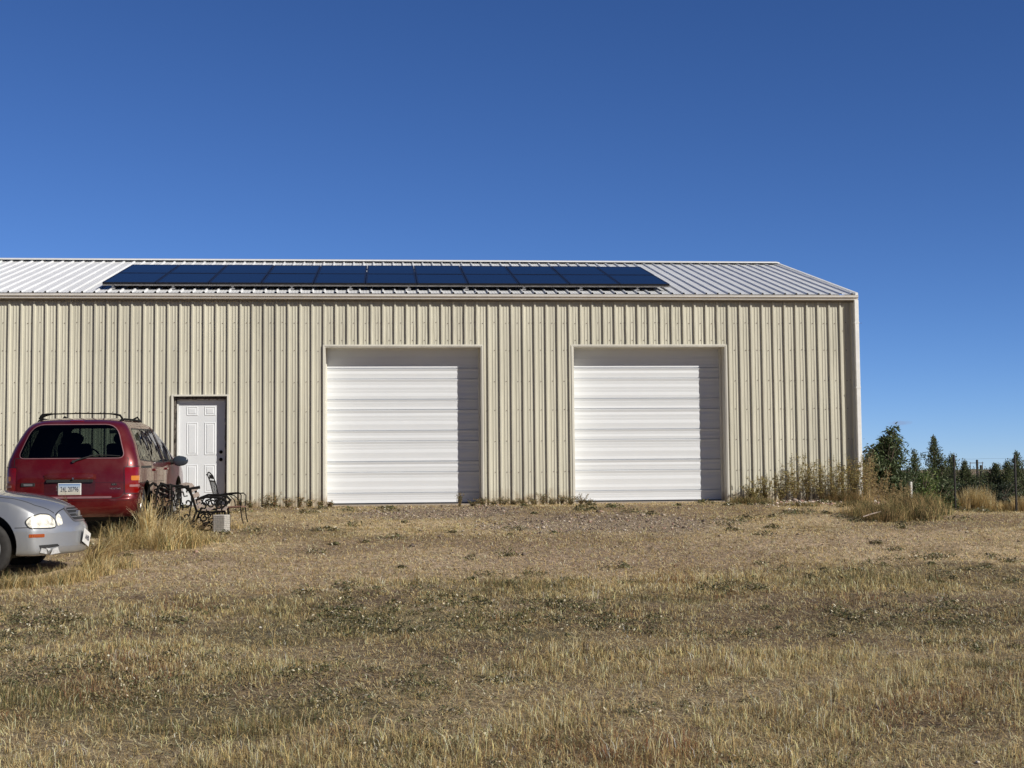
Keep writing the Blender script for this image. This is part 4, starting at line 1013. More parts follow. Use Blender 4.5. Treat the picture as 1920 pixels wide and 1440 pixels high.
def iron_chair():
    root=empty('metal_chair',(0,0,0),label='black wire garden chair with tall narrow slatted back in front of the entry door',cat='chair')
    Wd=.42
    m=MB()
    # back: tall frame leaning to -x with slats and scroll head
    top=(-.17,.98); bot=(.0,.42)
    bk=MB()
    for i in range(6):
        y=.03+(Wd-.06)*i/5
        bk.tube([(bot[0],y,bot[1]),(bot[0]-.06,y,.60),(top[0]+.03,y,.88)],.0065,5)
    for y in (0,Wd):
        bk.tube([(.0,y,.40),(-.06,y,.60),(-.13,y,.86),(-.17,y,.96),(-.20,y,.97)],.011,7)
    bk.tube([(-.165,0,.95),(-.19,Wd*.25,1.0),(-.195,Wd*.5,1.015),(-.19,Wd*.75,1.0),(-.165,Wd,.95)],.011,6)
    bk.tube([(-.125,0,.86),(-.125,Wd,.86)],.011,6)
    for c in (.1,.21,.32): bk.tube(spiral((c,.93),.045,.01,0,9,12,lambda a,b:(-.15,a,b)),.0075,5)
    bk.build('backrest',M['blackmetal'],root,smooth=50)
    st=MB()
    for y in (0,Wd): st.tube([(-.0,y,.41),(.45,y,.415)],.013,6)
    for x in (0,.45): st.tube([(x,0,.41),(x,Wd,.41)],.013,6)
    for i in range(7): st.tube([(.03+.06*i,0,.42),(.03+.06*i,Wd,.42)],.008,5)
    st.build('seat',M['redwood'],root,smooth=50)
    for y in (0,Wd):
        a=MB(); a.tube([(-.05,y,.62),(.05,y,.625),(.25,y,.64),(.43,y,.64),(.475,y,.60),(.465,y,.50),(.45,y,.42)],.011,7); a.tube([(.12,y,.635),(.24,y,.61),(.33,y,.53),(.36,y,.42)],.009,6); a.build('armrest',M['blackmetal'],root,smooth=50)
        for xx,dx in ((0,-.06),(.45,.05)):
            l=MB(); l.tube([(xx,y,.41),(xx+dx*.3,y,.25),(xx+dx*1.4,y,.0)],.011,7); l.build('leg',M['blackmetal'],root,smooth=50)
    c=at(408,950,-3.6); root.location=(c.x+.04,-3.8,gh(c.x,-3.6)-.15); root.rotation_euler=(R(-2),R(-3),R(-6)); root.scale=(.84,.9,1)
iron_chair()
def conblock():
    c=at(416,975,-5.1); root=empty('concrete_block',(c.x,-5.15,gh(c.x,-5.1)-.03),rz=R(-20),label='pale concrete block wrapped in thin wire mesh beside the benches',cat='concrete block')
    m=MB(); m.box(-.10,.10,-.10,.10,0,.29); o=m.build('block',M['concrete'],root,bevel=.01)
    for s in (-1,1):
        m=MB()
        for i in range(8):
            q=-.1+.2*i/7
            m.tube([(q,s*.105,0),(q,s*.105,.30)],.0013,4); m.tube([(s*.105,q,0),(s*.105,q,.30)],.0013,4)
        for i in range(10):
            z=.01+.029*i; m.tube([(-.105,s*.105,z),(.105,s*.105,z)],.0013,4); m.tube([(s*.105,-.105,z),(s*.105,.105,z)],.0013,4)
        m.build('wire_mesh',M['rust'],root)
conblock()

# ------------------------------------------------------------------ vegetation
def blades(P,h,w,lean,cols,mat,name,parent=None,bend=.5,fine=True,jit=.16):
    """P(n,3) base points, h,w (n,), lean(n,2) horizontal tip offset / h ; one mesh"""
    n=len(P); ang_=rng.uniform(0,2*pi,n); dx=np.cos(ang_)*w/2; dy=np.sin(ang_)*w/2
    lx=lean[:,0]*h; ly=lean[:,1]*h
    up=h*np.sqrt(np.clip(1-np.minimum((lean**2).sum(1),.9),.1,1))
    z0=P[:,2]-.006
    if fine:
        V=np.empty((n,5,3)); 
        V[:,0]=np.stack([P[:,0]-dx,P[:,1]-dy,z0],1); V[:,1]=np.stack([P[:,0]+dx,P[:,1]+dy,z0],1)
        mx,my,mz=P[:,0]+lx*bend*.5,P[:,1]+ly*bend*.5,P[:,2]+up*.6
        V[:,2]=np.stack([mx-dx*.7,my-dy*.7,mz],1); V[:,3]=np.stack([mx+dx*.7,my+dy*.7,mz],1)
        V[:,4]=np.stack([P[:,0]+lx,P[:,1]+ly,P[:,2]+up],1)
        b=np.arange(n)[:,None]*5; T=np.concatenate([b+np.array([[0,1,3]]),b+np.array([[0,3,2]]),b+np.array([[2,3,4]])],0)
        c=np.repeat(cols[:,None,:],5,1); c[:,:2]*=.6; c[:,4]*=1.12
    else:
        V=np.empty((n,3,3)); V[:,0]=np.stack([P[:,0]-dx,P[:,1]-dy,z0],1); V[:,1]=np.stack([P[:,0]+dx,P[:,1]+dy,z0],1); V[:,2]=np.stack([P[:,0]+lx,P[:,1]+ly,P[:,2]+up],1)
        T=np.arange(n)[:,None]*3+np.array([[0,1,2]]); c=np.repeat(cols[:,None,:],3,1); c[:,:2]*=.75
    c=c.reshape(-1,3)
    return npmesh(name,V.reshape(-1,3),T,np.clip(c,0,1),mat,parent)
def pal(n,cs,wts,var=.22):
    cs=np.array(cs); i=rng.choice(len(cs),n,p=np.array(wts)/sum(wts)); c=cs[i]*(1+rng.normal(0,var,(n,1))); return np.clip(c,.01,.9)
STRAW=(.71,.535,.245); PALE=(.85,.72,.43); TAN=(.47,.34,.165); BROWN=(.17,.115,.065); OLIVE=(.15,.15,.062); GREEN=(.085,.105,.045); RUSSET=(.27,.13,.07); GREY=(.20,.18,.14)
def scatter(n,y0,y1,power=1.0,marg=1.0):
    """points inside the strip of ground in front of the camera"""
    y=y0+(y1-y0)*rng.random(n)**power; d=y-CP.y; xm=CP.x+.091*d; half=d*.385+marg; x=xm+rng.uniform(-1,1,n)*half
    return x,y
def clear(x,y):
    """False under the vehicles and on the bare gravel"""
    van=(np.abs(x+13.68)<.93)&(y>-6.3)&(y<-1.2)
    dx=x-sed.location.x; dy=y-sed.location.y; a=dx*cos(SH)+dy*sin(SH); b_=-dx*sin(SH)+dy*cos(SH)
    car=(a>0)&(a<4.3)&(np.abs(b_)<.8)
    return ~(van|car|((y>-.02)&(x<.35)))
def field_grass():
    # (count, y range, tall, width, fine)
    total=0
    specs=[(230000,-21.6,-16,.080,.0030,True),(220000,-16,-10.5,.072,.0042,True),(190000,-10.5,-5,.038,.0056,False),(120000,-5,.0,.030,.0066,False)]
    for k,(n,y0,y1,hh,ww,fine) in enumerate(specs):
        nc=n//7; cx,cy=scatter(nc,y0,y1)
        tall=smooth01((fbm(cx*.55+3,cy*.8+1,4)-.40)/.22); tuft=smooth01((fbm(cx*2.3+31,cy*2.3+12,3)-.47)/.2)
        keep=rng.random(nc)<(.25+.55*tall+.35*tuft)*(1-.80*patch_gravel(cx,cy))*(1-.72*track(cx,cy))
        cx,cy,tall,tuft=cx[keep],cy[keep],tall[keep],tuft[keep]; nc=len(cx)
        per=7; sp_=rng.choice([.012,.02,.035,.05],nc); x=np.repeat(cx,per)+rng.normal(0,1,nc*per)*np.repeat(sp_,per); y=np.repeat(cy,per)+rng.normal(0,1,nc*per)*np.repeat(sp_,per); tl=np.repeat(tall,per); tf=np.repeat(tuft,per)
        ch=np.repeat(rng.lognormal(-.08,.38,nc),per); ct=np.repeat(rng.lognormal(-.03,.26,nc),per); cl=np.repeat(rng.normal(0,.34,(nc,2)),per,0); ci=np.repeat(rng.random(nc),per)
        ok=clear(x,y); x,y,tl,tf,ch,ct,cl,ci=x[ok],y[ok],tl[ok],tf[ok],ch[ok],ct[ok],cl[ok],ci[ok]; m=len(x)
        h=hh*(.28+.5*tl+.5*tf)*ch*rng.uniform(.4,1.3,m)
        lean=cl+rng.normal(0,.36,(m,2)); lean*=np.minimum(1,.93/np.maximum(.01,np.hypot(lean[:,0],lean[:,1])))[:,None]
        c=pal(m,[STRAW,PALE,TAN,BROWN,OLIVE,RUSSET],[.36,.17,.24,.10,.10,.03])
        dk=ci<.13; c[dk]=pal(dk.sum(),[BROWN,OLIVE,(.11,.085,.05)],[.4,.35,.25]); lt=ci>.82; c[lt]=pal(lt.sum(),[PALE,STRAW],[.7,.3])
        g=(smooth01((fbm(x*.5+40,y*.9+3,4)-.50)/.14)*(1-.6*smooth01((y+12)/4)))[:,None]*(rng.random((m,1))<.7); c=c*(1-g)+pal(m,[OLIVE,GREEN,BROWN,TAN],[.42,.2,.18,.2])*g
        ru=(fbm(x*.9+77,y*1.3+5,3)>.68)&(rng.random(m)<.4); c[ru]=pal(ru.sum(),[RUSSET,BROWN],[.7,.3])
        c=np.clip(c*ct[:,None]*(1.16 if k<2 else 1.06),.01,.93)
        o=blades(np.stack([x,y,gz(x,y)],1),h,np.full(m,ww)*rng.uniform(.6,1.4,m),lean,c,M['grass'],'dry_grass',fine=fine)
        tag(o,['dry straw coloured grass nearest the viewer','dry straw coloured grass across the middle of the yard','short worn dry grass between the yard and the gravel','short worn dry grass along the foot of the building'][k],'grass',kind='stuff')
    # flat litter: cut straw lying on the ground
    for k,(n,y0,y1,l,w_) in enumerate([(130000,-21.6,-12,.06,.0032),(150000,-12,-.1,.06,.0055)]):
        x,y=scatter(n,y0,y1); ok=clear(x,y)&(rng.random(n)<1-.75*patch_gravel(x,y)); x,y=x[ok],y[ok]; m=len(x)
        a=rng.uniform(0,2*pi,m); h=l*rng.uniform(.3,1.5,m); ex,ey=np.cos(a)*h/2,np.sin(a)*h/2; nx_,ny_=-np.sin(a)*w_/2,np.cos(a)*w_/2
        z=gz(x,y)+.006+rng.random(m)*.012; t1=rng.normal(0,.010,m)
        V=np.stack([np.stack([x-ex-nx_,y-ey-ny_,z-t1],1),np.stack([x-ex+nx_,y-ey+ny_,z-t1],1),np.stack([x+ex+nx_,y+ey+ny_,z+t1],1),np.stack([x+ex-nx_,y+ey-ny_,z+t1],1)],1)
        c=pal(m,[PALE,STRAW,TAN,BROWN],[.34,.34,.20,.12],.3); o=npmesh('straw_litter',V.reshape(-1,3),np.arange(m*4).reshape(m,4),np.repeat(c,4,0),M['grass']); tag(o,['cut straw lying loose in the near grass','cut straw lying loose on the far half of the yard'][k],'straw',kind='stuff')
    # low broad-leaved weeds in dark patches, with pale seed heads
    nc=4300; cx,cy=scatter(nc,-21.6,-.2,1.15); mk=smooth01((fbm(cx*.55+40,cy*.95+3,4)-.47)/.13)*(1-.75*smooth01((cy+13)/4))+.02
    mk=mk*(1-.9*track(cx,cy)); ok=(rng.random(nc)<mk)&(rng.random(nc)<1-.8*patch_gravel(cx,cy)); cx,cy=cx[ok],cy[ok]; nc=len(cx); cr=rng.uniform(.04,.22,nc); per=80
    x=np.repeat(cx,per); y=np.repeat(cy,per); rr_=np.repeat(cr,per); dx_=rng.normal(0,.55,len(x)); dy_=rng.normal(0,.55,len(x)); dome=np.exp(-(dx_**2+dy_**2)*1.2); x=x+dx_*rr_; y=y+dy_*rr_
    ok=clear(x,y); x,y,dome,rr_=x[ok],y[ok],dome[ok],rr_[ok]; m=len(x)
    d=(y-CP.y)/12.; s_=.011*np.maximum(.8,d)*rng.uniform(.6,1.5,m); z=gz(x,y)+rng.random(m)*(.012+.45*rr_*dome)
    a=rng.uniform(0,2*pi,m); tl=rng.uniform(-.9,.9,m)
    ux,uy,uz=np.cos(a)*s_,np.sin(a)*s_,s_*tl; vx,vy,vz=-np.sin(a)*s_*.5,np.cos(a)*s_*.5,s_*rng.uniform(-.5,.5,m)
    V=np.stack([np.stack([x-ux,y-uy,z-uz],1),np.stack([x+vx,y+vy,z+vz],1),np.stack([x+ux,y+uy,z+uz],1),np.stack([x-vx,y-vy,z-vz],1)],1)
    c=pal(m,[GREEN,OLIVE,(.19,.165,.09),(.70,.63,.47),(.12,.12,.065),(.33,.26,.14)],[.12,.28,.20,.09,.13,.18]); o=npmesh('low_weeds',V.reshape(-1,3),np.arange(m*4).reshape(m,4),np.repeat(c,4,0),M['leaf']); tag(o,'low dark green weeds spread in patches through the dry grass','weeds',kind='stuff')
field_grass()
def pebbles():
    def stones(n,fx,name,label,size,cols,wts,lift=.3):
        x,y=fx(n); m=len(x); s_=size*rng.lognormal(0,.45,m); z=gz(x,y)+s_*lift
        base=np.array([[1,0,0],[-1,0,0],[0,1,0],[0,-1,0],[0,0,1],[0,0,-1]],float)
        a=rng.uniform(0,pi,m); V=np.repeat(base[None],m,0)*rng.uniform(.6,1.25,(m,6,1)); V[:,:,2]*=.6
        X_=V[:,:,0]*np.cos(a)[:,None]-V[:,:,1]*np.sin(a)[:,None]; Y_=V[:,:,0]*np.sin(a)[:,None]+V[:,:,1]*np.cos(a)[:,None]
        V=np.stack([X_*s_[:,None]+x[:,None],Y_*s_[:,None]+y[:,None],V[:,:,2]*s_[:,None]+z[:,None]],2)
        T=np.array([[0,2,4],[2,1,4],[1,3,4],[3,0,4],[2,0,5],[1,2,5],[3,1,5],[0,3,5]]); F=(np.arange(m)[:,None,None]*6+T[None]).reshape(-1,3)
        c=pal(m,cols,wts,.25); o=npmesh(name,V.reshape(-1,3),F,np.repeat(c,6,0),M['stone']); tag(o,label,'stones',kind='stuff')
    def f1(n):
        x=rng.uniform(-12,0,n); y=rng.uniform(-8.5,-.1,n); k=rng.random(n)<patch_gravel(x,y)*.38+.03; return x[k],y[k]
    stones(60000,f1,'gravel','grey and pink gravel in front of the garage doors',.0125,[(.33,.27,.215),(.44,.37,.30),(.17,.135,.11),(.36,.24,.19),(.62,.56,.50)],[.35,.13,.34,.15,.03])
    def f2(n):
        x,y=scatter(n,-21,-.2,.8); return x,y
    stones(3500,f2,'scattered_stones','small loose stones scattered in the dry grass',.0055,[(.40,.36,.32),(.62,.58,.52),(.2,.17,.15)],[.4,.3,.3])
    def f3(n):
        x=rng.uniform(-2.1,1.2,n); y=-.15-np.abs(rng.normal(0,.55,n)); k=rng.random(n)<np.exp(-((x+.9)/.8)**2)+.12; return x[k],y[k]
    stones(2200,f3,'rubble','broken pale and pink rubble heaped at the foot of the wall by the corner',.016,[(.62,.50,.44),(.75,.68,.60),(.45,.28,.24),(.30,.25,.22)],[.35,.25,.2,.2],.6)
pebbles()

def dirs(n,up=.6,spread=1.0):
    a=rng.uniform(0,2*pi,n); v=np.stack([np.cos(a)*spread,np.sin(a)*spread,np.abs(rng.normal(up,.25,n))],1); return v/np.linalg.norm(v,axis=1)[:,None]
def leafquads(C,D,l,w_,cols,mat,name,parent):
    """lozenge leaves centred at C along D"""
    n=len(C); r_=rng.normal(0,1,(n,3)); S_=np.cross(D,r_); S_/=np.linalg.norm(S_,axis=1)[:,None]+1e-9
    l=np.broadcast_to(l,(n,))[:,None]; w_=np.broadcast_to(w_,(n,))[:,None]
    V=np.stack([C,C+D*l*.45+S_*w_/2,C+D*l,C+D*l*.45-S_*w_/2],1)
    return npmesh(name,V.reshape(-1,3),np.arange(n*4).reshape(n,4),np.clip(np.repeat(cols,4,0),0,1),mat,parent)
def weed(name,loc,h,rad,nst,nleaf,label,group,lc,lw,leaf=.03,lwid=.35,stemc=(.30,.22,.12),cat='weed',droop=0.0,updir=.9,lowbare=.1,twig=1.0):
    root=empty(name,loc,label=label,cat=cat,group=group)
    V=[];F=[];tips=[]
    for i in range(nst):
        a=random.uniform(0,2*pi); q=random.uniform(.15,1)*rad; hh=h*random.uniform(.6,1.0)
        p=[Vector((cos(a)*.03,sin(a)*.03,-.02))]; n=7
        for k in range(1,n+1):
            t_=k/n; p.append(Vector((cos(a)*q*t_**1.4+random.gauss(0,.008),sin(a)*q*t_**1.4+random.gauss(0,.008),hh*(t_-droop*t_**3))))
        w0=.004
        for k in range(n):
            A,B=p[k],p[k+1]; w1=w0*(1-.6*k/n)
            for s_ in (Vector((1,0,0)),Vector((0,1,0))):
                b=len(V); V+= [tuple(A-s_*w1),tuple(A+s_*w1),tuple(B+s_*w1*.8),tuple(B-s_*w1*.8)]; F.append((b,b+1,b+2,b+3))
            if k/n>=lowbare: tips+= [(A.lerp(B,random.random()),k/n) for _ in range(6)]
        # side twigs
        for k in range(2,n):
            for _ in range(2):
                A=p[k]; d=Vector((random.gauss(0,1),random.gauss(0,1),updir)).normalized()*hh*random.uniform(.08,.22)*(1.3-k/n)*twig
                b=len(V); s_=Vector((.0018,.0012,0)); V+=[tuple(A-s_),tuple(A+s_),tuple(A+d)]; F.append((b,b+1,b+2))
                tips+=[(A+d*random.random(),k/n) for _ in range(5)]
    so_=meshobj('stem',V,F,M['grass'],root); c=pal(len(V),[stemc],[1],.1); colattr(so_.data,c)
    idx=rng.integers(0,len(tips),nleaf); C=np.array([tuple(tips[i][0]) for i in idx])+rng.normal(0,.012,(nleaf,3)); D=dirs(nleaf,.35)
    if droop<0: D[:,2]*=-1
    leafquads(C,D,leaf*rng.uniform(.5,1.3,nleaf),leaf*lwid,pal(nleaf,lc,lw,.25),M['leaf'],'leaf',root)
    return root
SEED=[(.42,.34,.13),(.30,.27,.11),(.20,.19,.08),(.33,.21,.10)]
wx=[(-1.98,.34,.16),(-1.72,.52,.2),(-1.42,.62,.22),(-1.14,.88,.26),(-.86,.92,.26),(-.60,.80,.22),(-.36,.86,.24),(-.12,.74,.2),(.08,.92,.22),(.24,.80,.16)]
wl=['shortest weed of the row against the wall, farthest from the corner','second weed from the left in the row against the wall','third weed from the left in the row against the wall','fourth weed from the left in the row against the wall','tallest weed in the middle of the row against the wall','sixth weed from the left in the row against the wall','seventh weed from the left in the row against the wall','third weed from the right in the row against the wall','second weed from the right in the row against the wall','weed standing right in front of the white downspout']
for (x,h,r_),lb in zip(wx,wl):
    y=-.42+random.uniform(-.10,.08); weed('weed',(x,y,gh(x,y)-.02),h*1.16,r_*1.9,12,1500,lb,'tall weeds against the right end of the wall',SEED,[.35,.3,.2,.15],leaf=.028,lwid=.55,updir=.45,twig=1.5)
# rust brown weeds beyond the corner
for i,(u,Y,h) in enumerate(((1622,1.2,.95),(1634,1.9,1.05),(1648,2.6,.95),(1664,3.1,.75),(1684,3.6,.75),(1700,4.0,.70))):
    x=gx(u,Y); weed('tumbleweed',(x,Y,gh(x,Y)-.03),h*1.32,.32,12,1900,['rust brown weed touching the corner of the building','tallest rust brown weed just beyond the corner','third rust brown weed out from the corner','brown twiggy weed under the bushy tree','brown twiggy weed right of the bushy tree trunk','brown twiggy weed beside the short white post'][i],'brown dried weeds beyond the corner',[(.44,.33,.17),(.33,.25,.13),(.23,.19,.09),(.20,.14,.08)],[.32,.3,.23,.15],leaf=.036,lwid=.35)
def tuft(name,loc,n,h,rad,cols,wts,label,group,bend=.6,w_=.006,lean=.45,cat='grass clump',dir_=None):
    m=n; a=rng.uniform(0,2*pi,m); r_=rad*np.sqrt(rng.random(m))
    # three-segment arching blades
    hh=h*rng.uniform(.5,1.05,m); lx=rng.normal(0,lean,m)+(dir_[0] if dir_ else 0); ly=rng.normal(0,lean,m)+(dir_[1] if dir_ else 0)
    bx,by=np.cos(a)*r_,np.sin(a)*r_; K_=5; rows=[]; dx,dy=np.cos(a+1.2)*w_/2,np.sin(a+1.2)*w_/2
    for k in range(K_+1):
        t_=k/K_; f=t_**1.8; wq=(1-t_*.85)
        z=hh*(t_-bend*t_**2.6*np.minimum(1,np.hypot(lx,ly)))
        rows.append(np.stack([bx+lx*hh*f-dx*wq,by+ly*hh*f-dy*wq,z],1)); rows.append(np.stack([bx+lx*hh*f+dx*wq,by+ly*hh*f+dy*wq,z],1))
    V=np.stack(rows,1); b=np.arange(m)[:,None]*(2*K_+2)
    F=np.concatenate([b+np.array([[2*k,2*k+1,2*k+3,2*k+2]]) for k in range(K_)],0)
    c=pal(m,cols,wts); cc=np.repeat(c[:,None,:],2*K_+2,1); cc[:,:3]*=.8
    o=npmesh(name,V.reshape(-1,3),F,np.clip(cc.reshape(-1,3),0,1),M['grass']); o.location=loc; tag(o,label,cat,group); return o
def tuft_at(u,Y,**k):
    x=gx(u,Y); return tuft(loc=(x,Y,gh(x,Y)-.02),**k)
GR='tall dry grass clumps by the parked cars'
tuft_at(276,-6.7,name='tall_grass',n=300,h=.82,rad=.10,cols=[STRAW,PALE,TAN],wts=[.35,.5,.15],label='tallest straw clump drooping over the minivan rear wheel',group=GR,bend=.75,w_=.012,lean=.18)
tuft_at(300,-6.5,name='tall_grass',n=170,h=.66,rad=.16,cols=[STRAW,PALE,TAN],wts=[.4,.3,.3],label='thin arching straw clump in front of the tipped bench',group=GR,bend=.6,w_=.008,lean=.5,dir_=(.25,0))
tuft_at(330,-6.6,name='tall_grass',n=150,h=.60,rad=.2,cols=[STRAW,PALE,TAN],wts=[.4,.3,.3],label='straw clump leaning right over the tipped bench legs',group=GR,bend=.6,w_=.008,lean=.45,dir_=(.35,0))
tuft_at(318,-7.0,name='tall_grass',n=150,h=.72,rad=.22,cols=[STRAW,PALE,TAN],wts=[.35,.35,.3],label='tall thin straw stalks in front of the tipped bench iron end',group=GR,bend=.6,w_=.009,lean=.4,dir_=(.2,0))
tuft_at(352,-6.9,name='tall_grass',n=110,h=.55,rad=.22,cols=[STRAW,TAN,OLIVE],wts=[.4,.3,.3],label='thin straw stalks in front of the upright bench leg',group=GR,bend=.6,w_=.008,lean=.45,dir_=(.2,0))
tuft_at(195,-8.0,name='tall_grass',n=260,h=.55,rad=.16,cols=[STRAW,TAN,BROWN,PALE],wts=[.35,.3,.2,.15],label='straw clump arching right below the minivan bumper',group=GR,bend=.7,w_=.008,lean=.35,dir_=(.75,-.1))
tuft_at(172,-8.9,name='tall_grass',n=230,h=.50,rad=.14,cols=[STRAW,TAN,BROWN,OLIVE],wts=[.35,.3,.2,.15],label='brown tipped grass clump touching the sedan number plate',group=GR,bend=.6,w_=.008,lean=.4,dir_=(.55,0))
for i,(u,Y,h,n) in enumerate(((212,-7.2,.46,420),(238,-7.0,.50,420),(262,-7.0,.42,380),(300,-7.2,.38,340),(335,-6.9,.40,300),(370,-6.6,.32,280),(400,-6.2,.18,240),(150,-9.9,.30,420),(110,-10.15,.27,460),(60,-10.25,.25,460),(20,-10.3,.24,460),(185,-9.4,.34,340),(230,-8.8,.26,300),(350,-4.6,.25,150),(325,-3.0,.25,200),(440,-4.6,.16,200))):
    tuft_at(u,Y,name='grass_clump',n=n,h=h,rad=.24,cols=[STRAW,TAN,OLIVE,GREEN,PALE],wts=[.34,.26,.18,.08,.14],label=['knee high grass left of the minivan bumper end','knee high grass under the minivan bumper corner','knee high grass in front of the minivan wheel','grass at the left foot of the tipped bench','grass at the middle of the tipped bench','grass in front of the upright bench','grass left of the concrete block','grass under the right end of the sedan bumper','low grass under the middle of the sedan bumper','low grass in front of the sedan wheel','low grass below the sedan front tyre','grass right of the sedan bumper','loose grass between the sedan and the benches','grass growing through the upright bench','grass between the minivan and the entry door','grass right of the concrete block'][i],group='lower grass clumps around the cars and benches',bend=.5,w_=.006,lean=.5)
# seed-headed dock in front of the minivan number plate
x=gx(128,-7.6); weed('weed',(x,-7.6,gh(x,-7.6)-.02),.98,.10,5,500,'brown seed headed weed standing in front of the minivan number plate',None,[(.30,.20,.11),(.24,.16,.09),(.36,.27,.16)],[.4,.3,.3],leaf=.018,lwid=.7,lowbare=.55)
x=gx(90,-7.7); weed('weed',(x,-7.7,gh(x,-7.7)-.02),.86,.22,5,60,'thin curved pale stalks left of the minivan number plate',None,[(.45,.35,.2)],[1],leaf=.03,lwid=.3,lowbare=.7,droop=.2,stemc=(.5,.4,.25))
# weeds at the foot of the wall
WG='low weeds along the foot of the wall'
lows=[(450,.22),(470,.20),(498,.30),(515,.34),(540,.22),(562,.26),(580,.22),(600,.16),(618,.14)]
lab=['right beside the entry door','second from the entry door','upright green','tallest green','fifth from the entry door','sixth from the entry door','seventh from the entry door','touching the left garage door trim','at the bottom left corner of the left garage door']
for (u,h),l_ in zip(lows,lab):
    Y=-.35; x=gx(u,Y); weed('weed',(x,Y,gh(x,Y)-.02),h,.16,9,420,'low weed clump at the wall, '+l_,WG,[OLIVE,GREEN,TAN,RUSSET],[.35,.25,.25,.15],leaf=.03,lwid=.4)
mids=[(862,.30),(885,.16),(905,.20),(925,.14),(944,.22),(962,.15),(980,.17),(1000,.20),(1018,.26),(1034,.19),(1052,.24),(1070,.18),(1090,.26),(1106,.14)]
ml_=['tallest pale feathery weed in front of the left garage door','dark weed at the shaded side of the left garage door','brown weed at the right jamb of the left garage door','low weed just right of the left garage door','brown branching weed right of the left garage door','small weed third from the left garage door, on the wall','small weed left of the middle of the wall between the garage doors','weed at the middle of the wall between the garage doors','rounded weed right of the middle between the garage doors','weed beside the rounded one between the garage doors','bushy weed nearing the right garage door','weed at the left trim of the right garage door','upright weed in front of the left edge of the right garage door','low weed in front of the right garage door']
for (u,h),l_ in zip(mids,ml_):
    Y=-.55 if u<900 or u>1080 else -.35; x=gx(u,Y); weed('weed',(x,Y,gh(x,Y)-.02),h,.20 if h<.28 else .12,10,520,l_,'weeds between the garage doors',[OLIVE,GREEN,(.22,.15,.08),TAN,(.10,.08,.045)],[.25,.2,.25,.15,.15],leaf=.026,lwid=.45)
for i,(u,Y,h,c_) in enumerate(((1400,-.6,.20,0),(1424,-.75,.22,0),(1500,-1.3,.12,0),(1575,-.5,.24,1),(1598,-.55,.30,1),(1615,-.9,.30,1),(1600,-1.6,.22,0),(1635,-1.5,.30,0),(1660,-1.2,.36,1),(1680,-.6,.42,0),(1700,-.4,.42,1),(1720,-1.0,.34,0),(1742,-.2,.30,0),(1650,-.2,.40,0),(1695,.8,.45,0),(1728,1.0,.40,0))):
    tuft_at(u,Y-(2.6 if u>1610 else 0)-(.8 if u>1640 else 0),name='grass_clump',n=620,h=h*(1.0 if u>1610 else 1.0)*(.7+.5*((u*.137)%1)),rad=.40,cols=[[TAN,OLIVE,GREEN,STRAW,BROWN],[(.36,.25,.12),TAN,OLIVE,GREEN,BROWN]][c_],wts=[.24,.3,.2,.10,.16],label=['olive clump right of the right garage door','olive clump between the right garage door and the rubble','small green clump in front of the rubble','rusty clump at the last wall ribs before the corner','rusty clump at the foot of the corner','rusty clump right of the corner foot','low green clump in front of the corner','green clump with a grey stick in front of the corner','tan clump on the bank right of the corner','green clump on the bank right of the corner','tallest straw clump on the bank','green clump low on the bank','green clump at the right end of the bank','green clump behind the corner foot','clump at the back of the bank under the bushy tree','clump at the back of the bank near the green shrubs'][i],group='grass clumps on the bank at the building corner',bend=.4,w_=.009,lean=.4)
st_=MB(); a_=at(1618,970,-4.9); b_=at(1652,961,-4.5); za=gh(a_.x,-4.9)+.10
st_.tube([(a_.x,-4.9,za),(a_.x*.5+b_.x*.5,-4.7,za+.04),(b_.x,-4.5,za+.07)],[.008,.011,.007],7); tag(st_.build('stick',M['wood'],None),'pale dry stick lying on the bank in front of the corner','stick')

# ---- trees and shrubs behind the fence
def bushy_tree(name,loc,h,rx_,nclus,leafn,cols,wts,label,group,leaf=.11,lwid=.30,droop=.5,zc=.58,zr_=.46,shape=None,cat='tree'):
    root=empty(name,loc,label=label,cat=cat,group=group)
    m=MB(); C=[];D=[]
    m.tube([(0,0,-.1),(.02,.01,h*.2),(-.02,.02,h*.5)],[.05,.042,.028],8)
    lobes=[(np.array([cos(q*2.4)*.5*rx_,sin(q*2.4)*.5*rx_,h*zr_*(-.75+1.35*((q*.618)%1))]),.36+.16*((q*.37)%1)) for q in range(12)]
    for i in range(nclus):
        lc_,ls=lobes[i%len(lobes)]; v=rng.normal(0,1,3); v/=np.linalg.norm(v); rr3=ls*(.35+.75*rng.random()**.4)
        c=np.array([0,0,h*zc])+lc_+v*rr3*np.array([rx_,rx_,h*zr_])
        q=math.hypot(c[0]/rx_,c[1]/rx_); zq=(c[2]-h*zc)/(h*zr_)
        if q*q+zq*zq>1.15+rng.random()*.25 or c[2]<.12*h: continue
        if i%4==0: m.tube([(0,0,h*.25+.2*c[2]),(c[0]*.5,c[1]*.5,h*.15+c[2]*.6),tuple(c)],[.016,.010,.004],5)
        k=leafn; cc=c+rng.normal(0,.055,(k,3)); dd=rng.normal(0,1,(k,3)); dd[:,2]-=droop*1.3; dd/=np.linalg.norm(dd,axis=1)[:,None]; C.append(cc); D.append(dd)
    m.build('trunk',M['bark'],root,smooth=60)
    C=np.concatenate(C);D=np.concatenate(D); n=len(C); leafquads(C,D,leaf*rng.uniform(.6,1.25,n),leaf*lwid,pal(n,cols,wts,.28),M['leaf'],'crown',root); return root
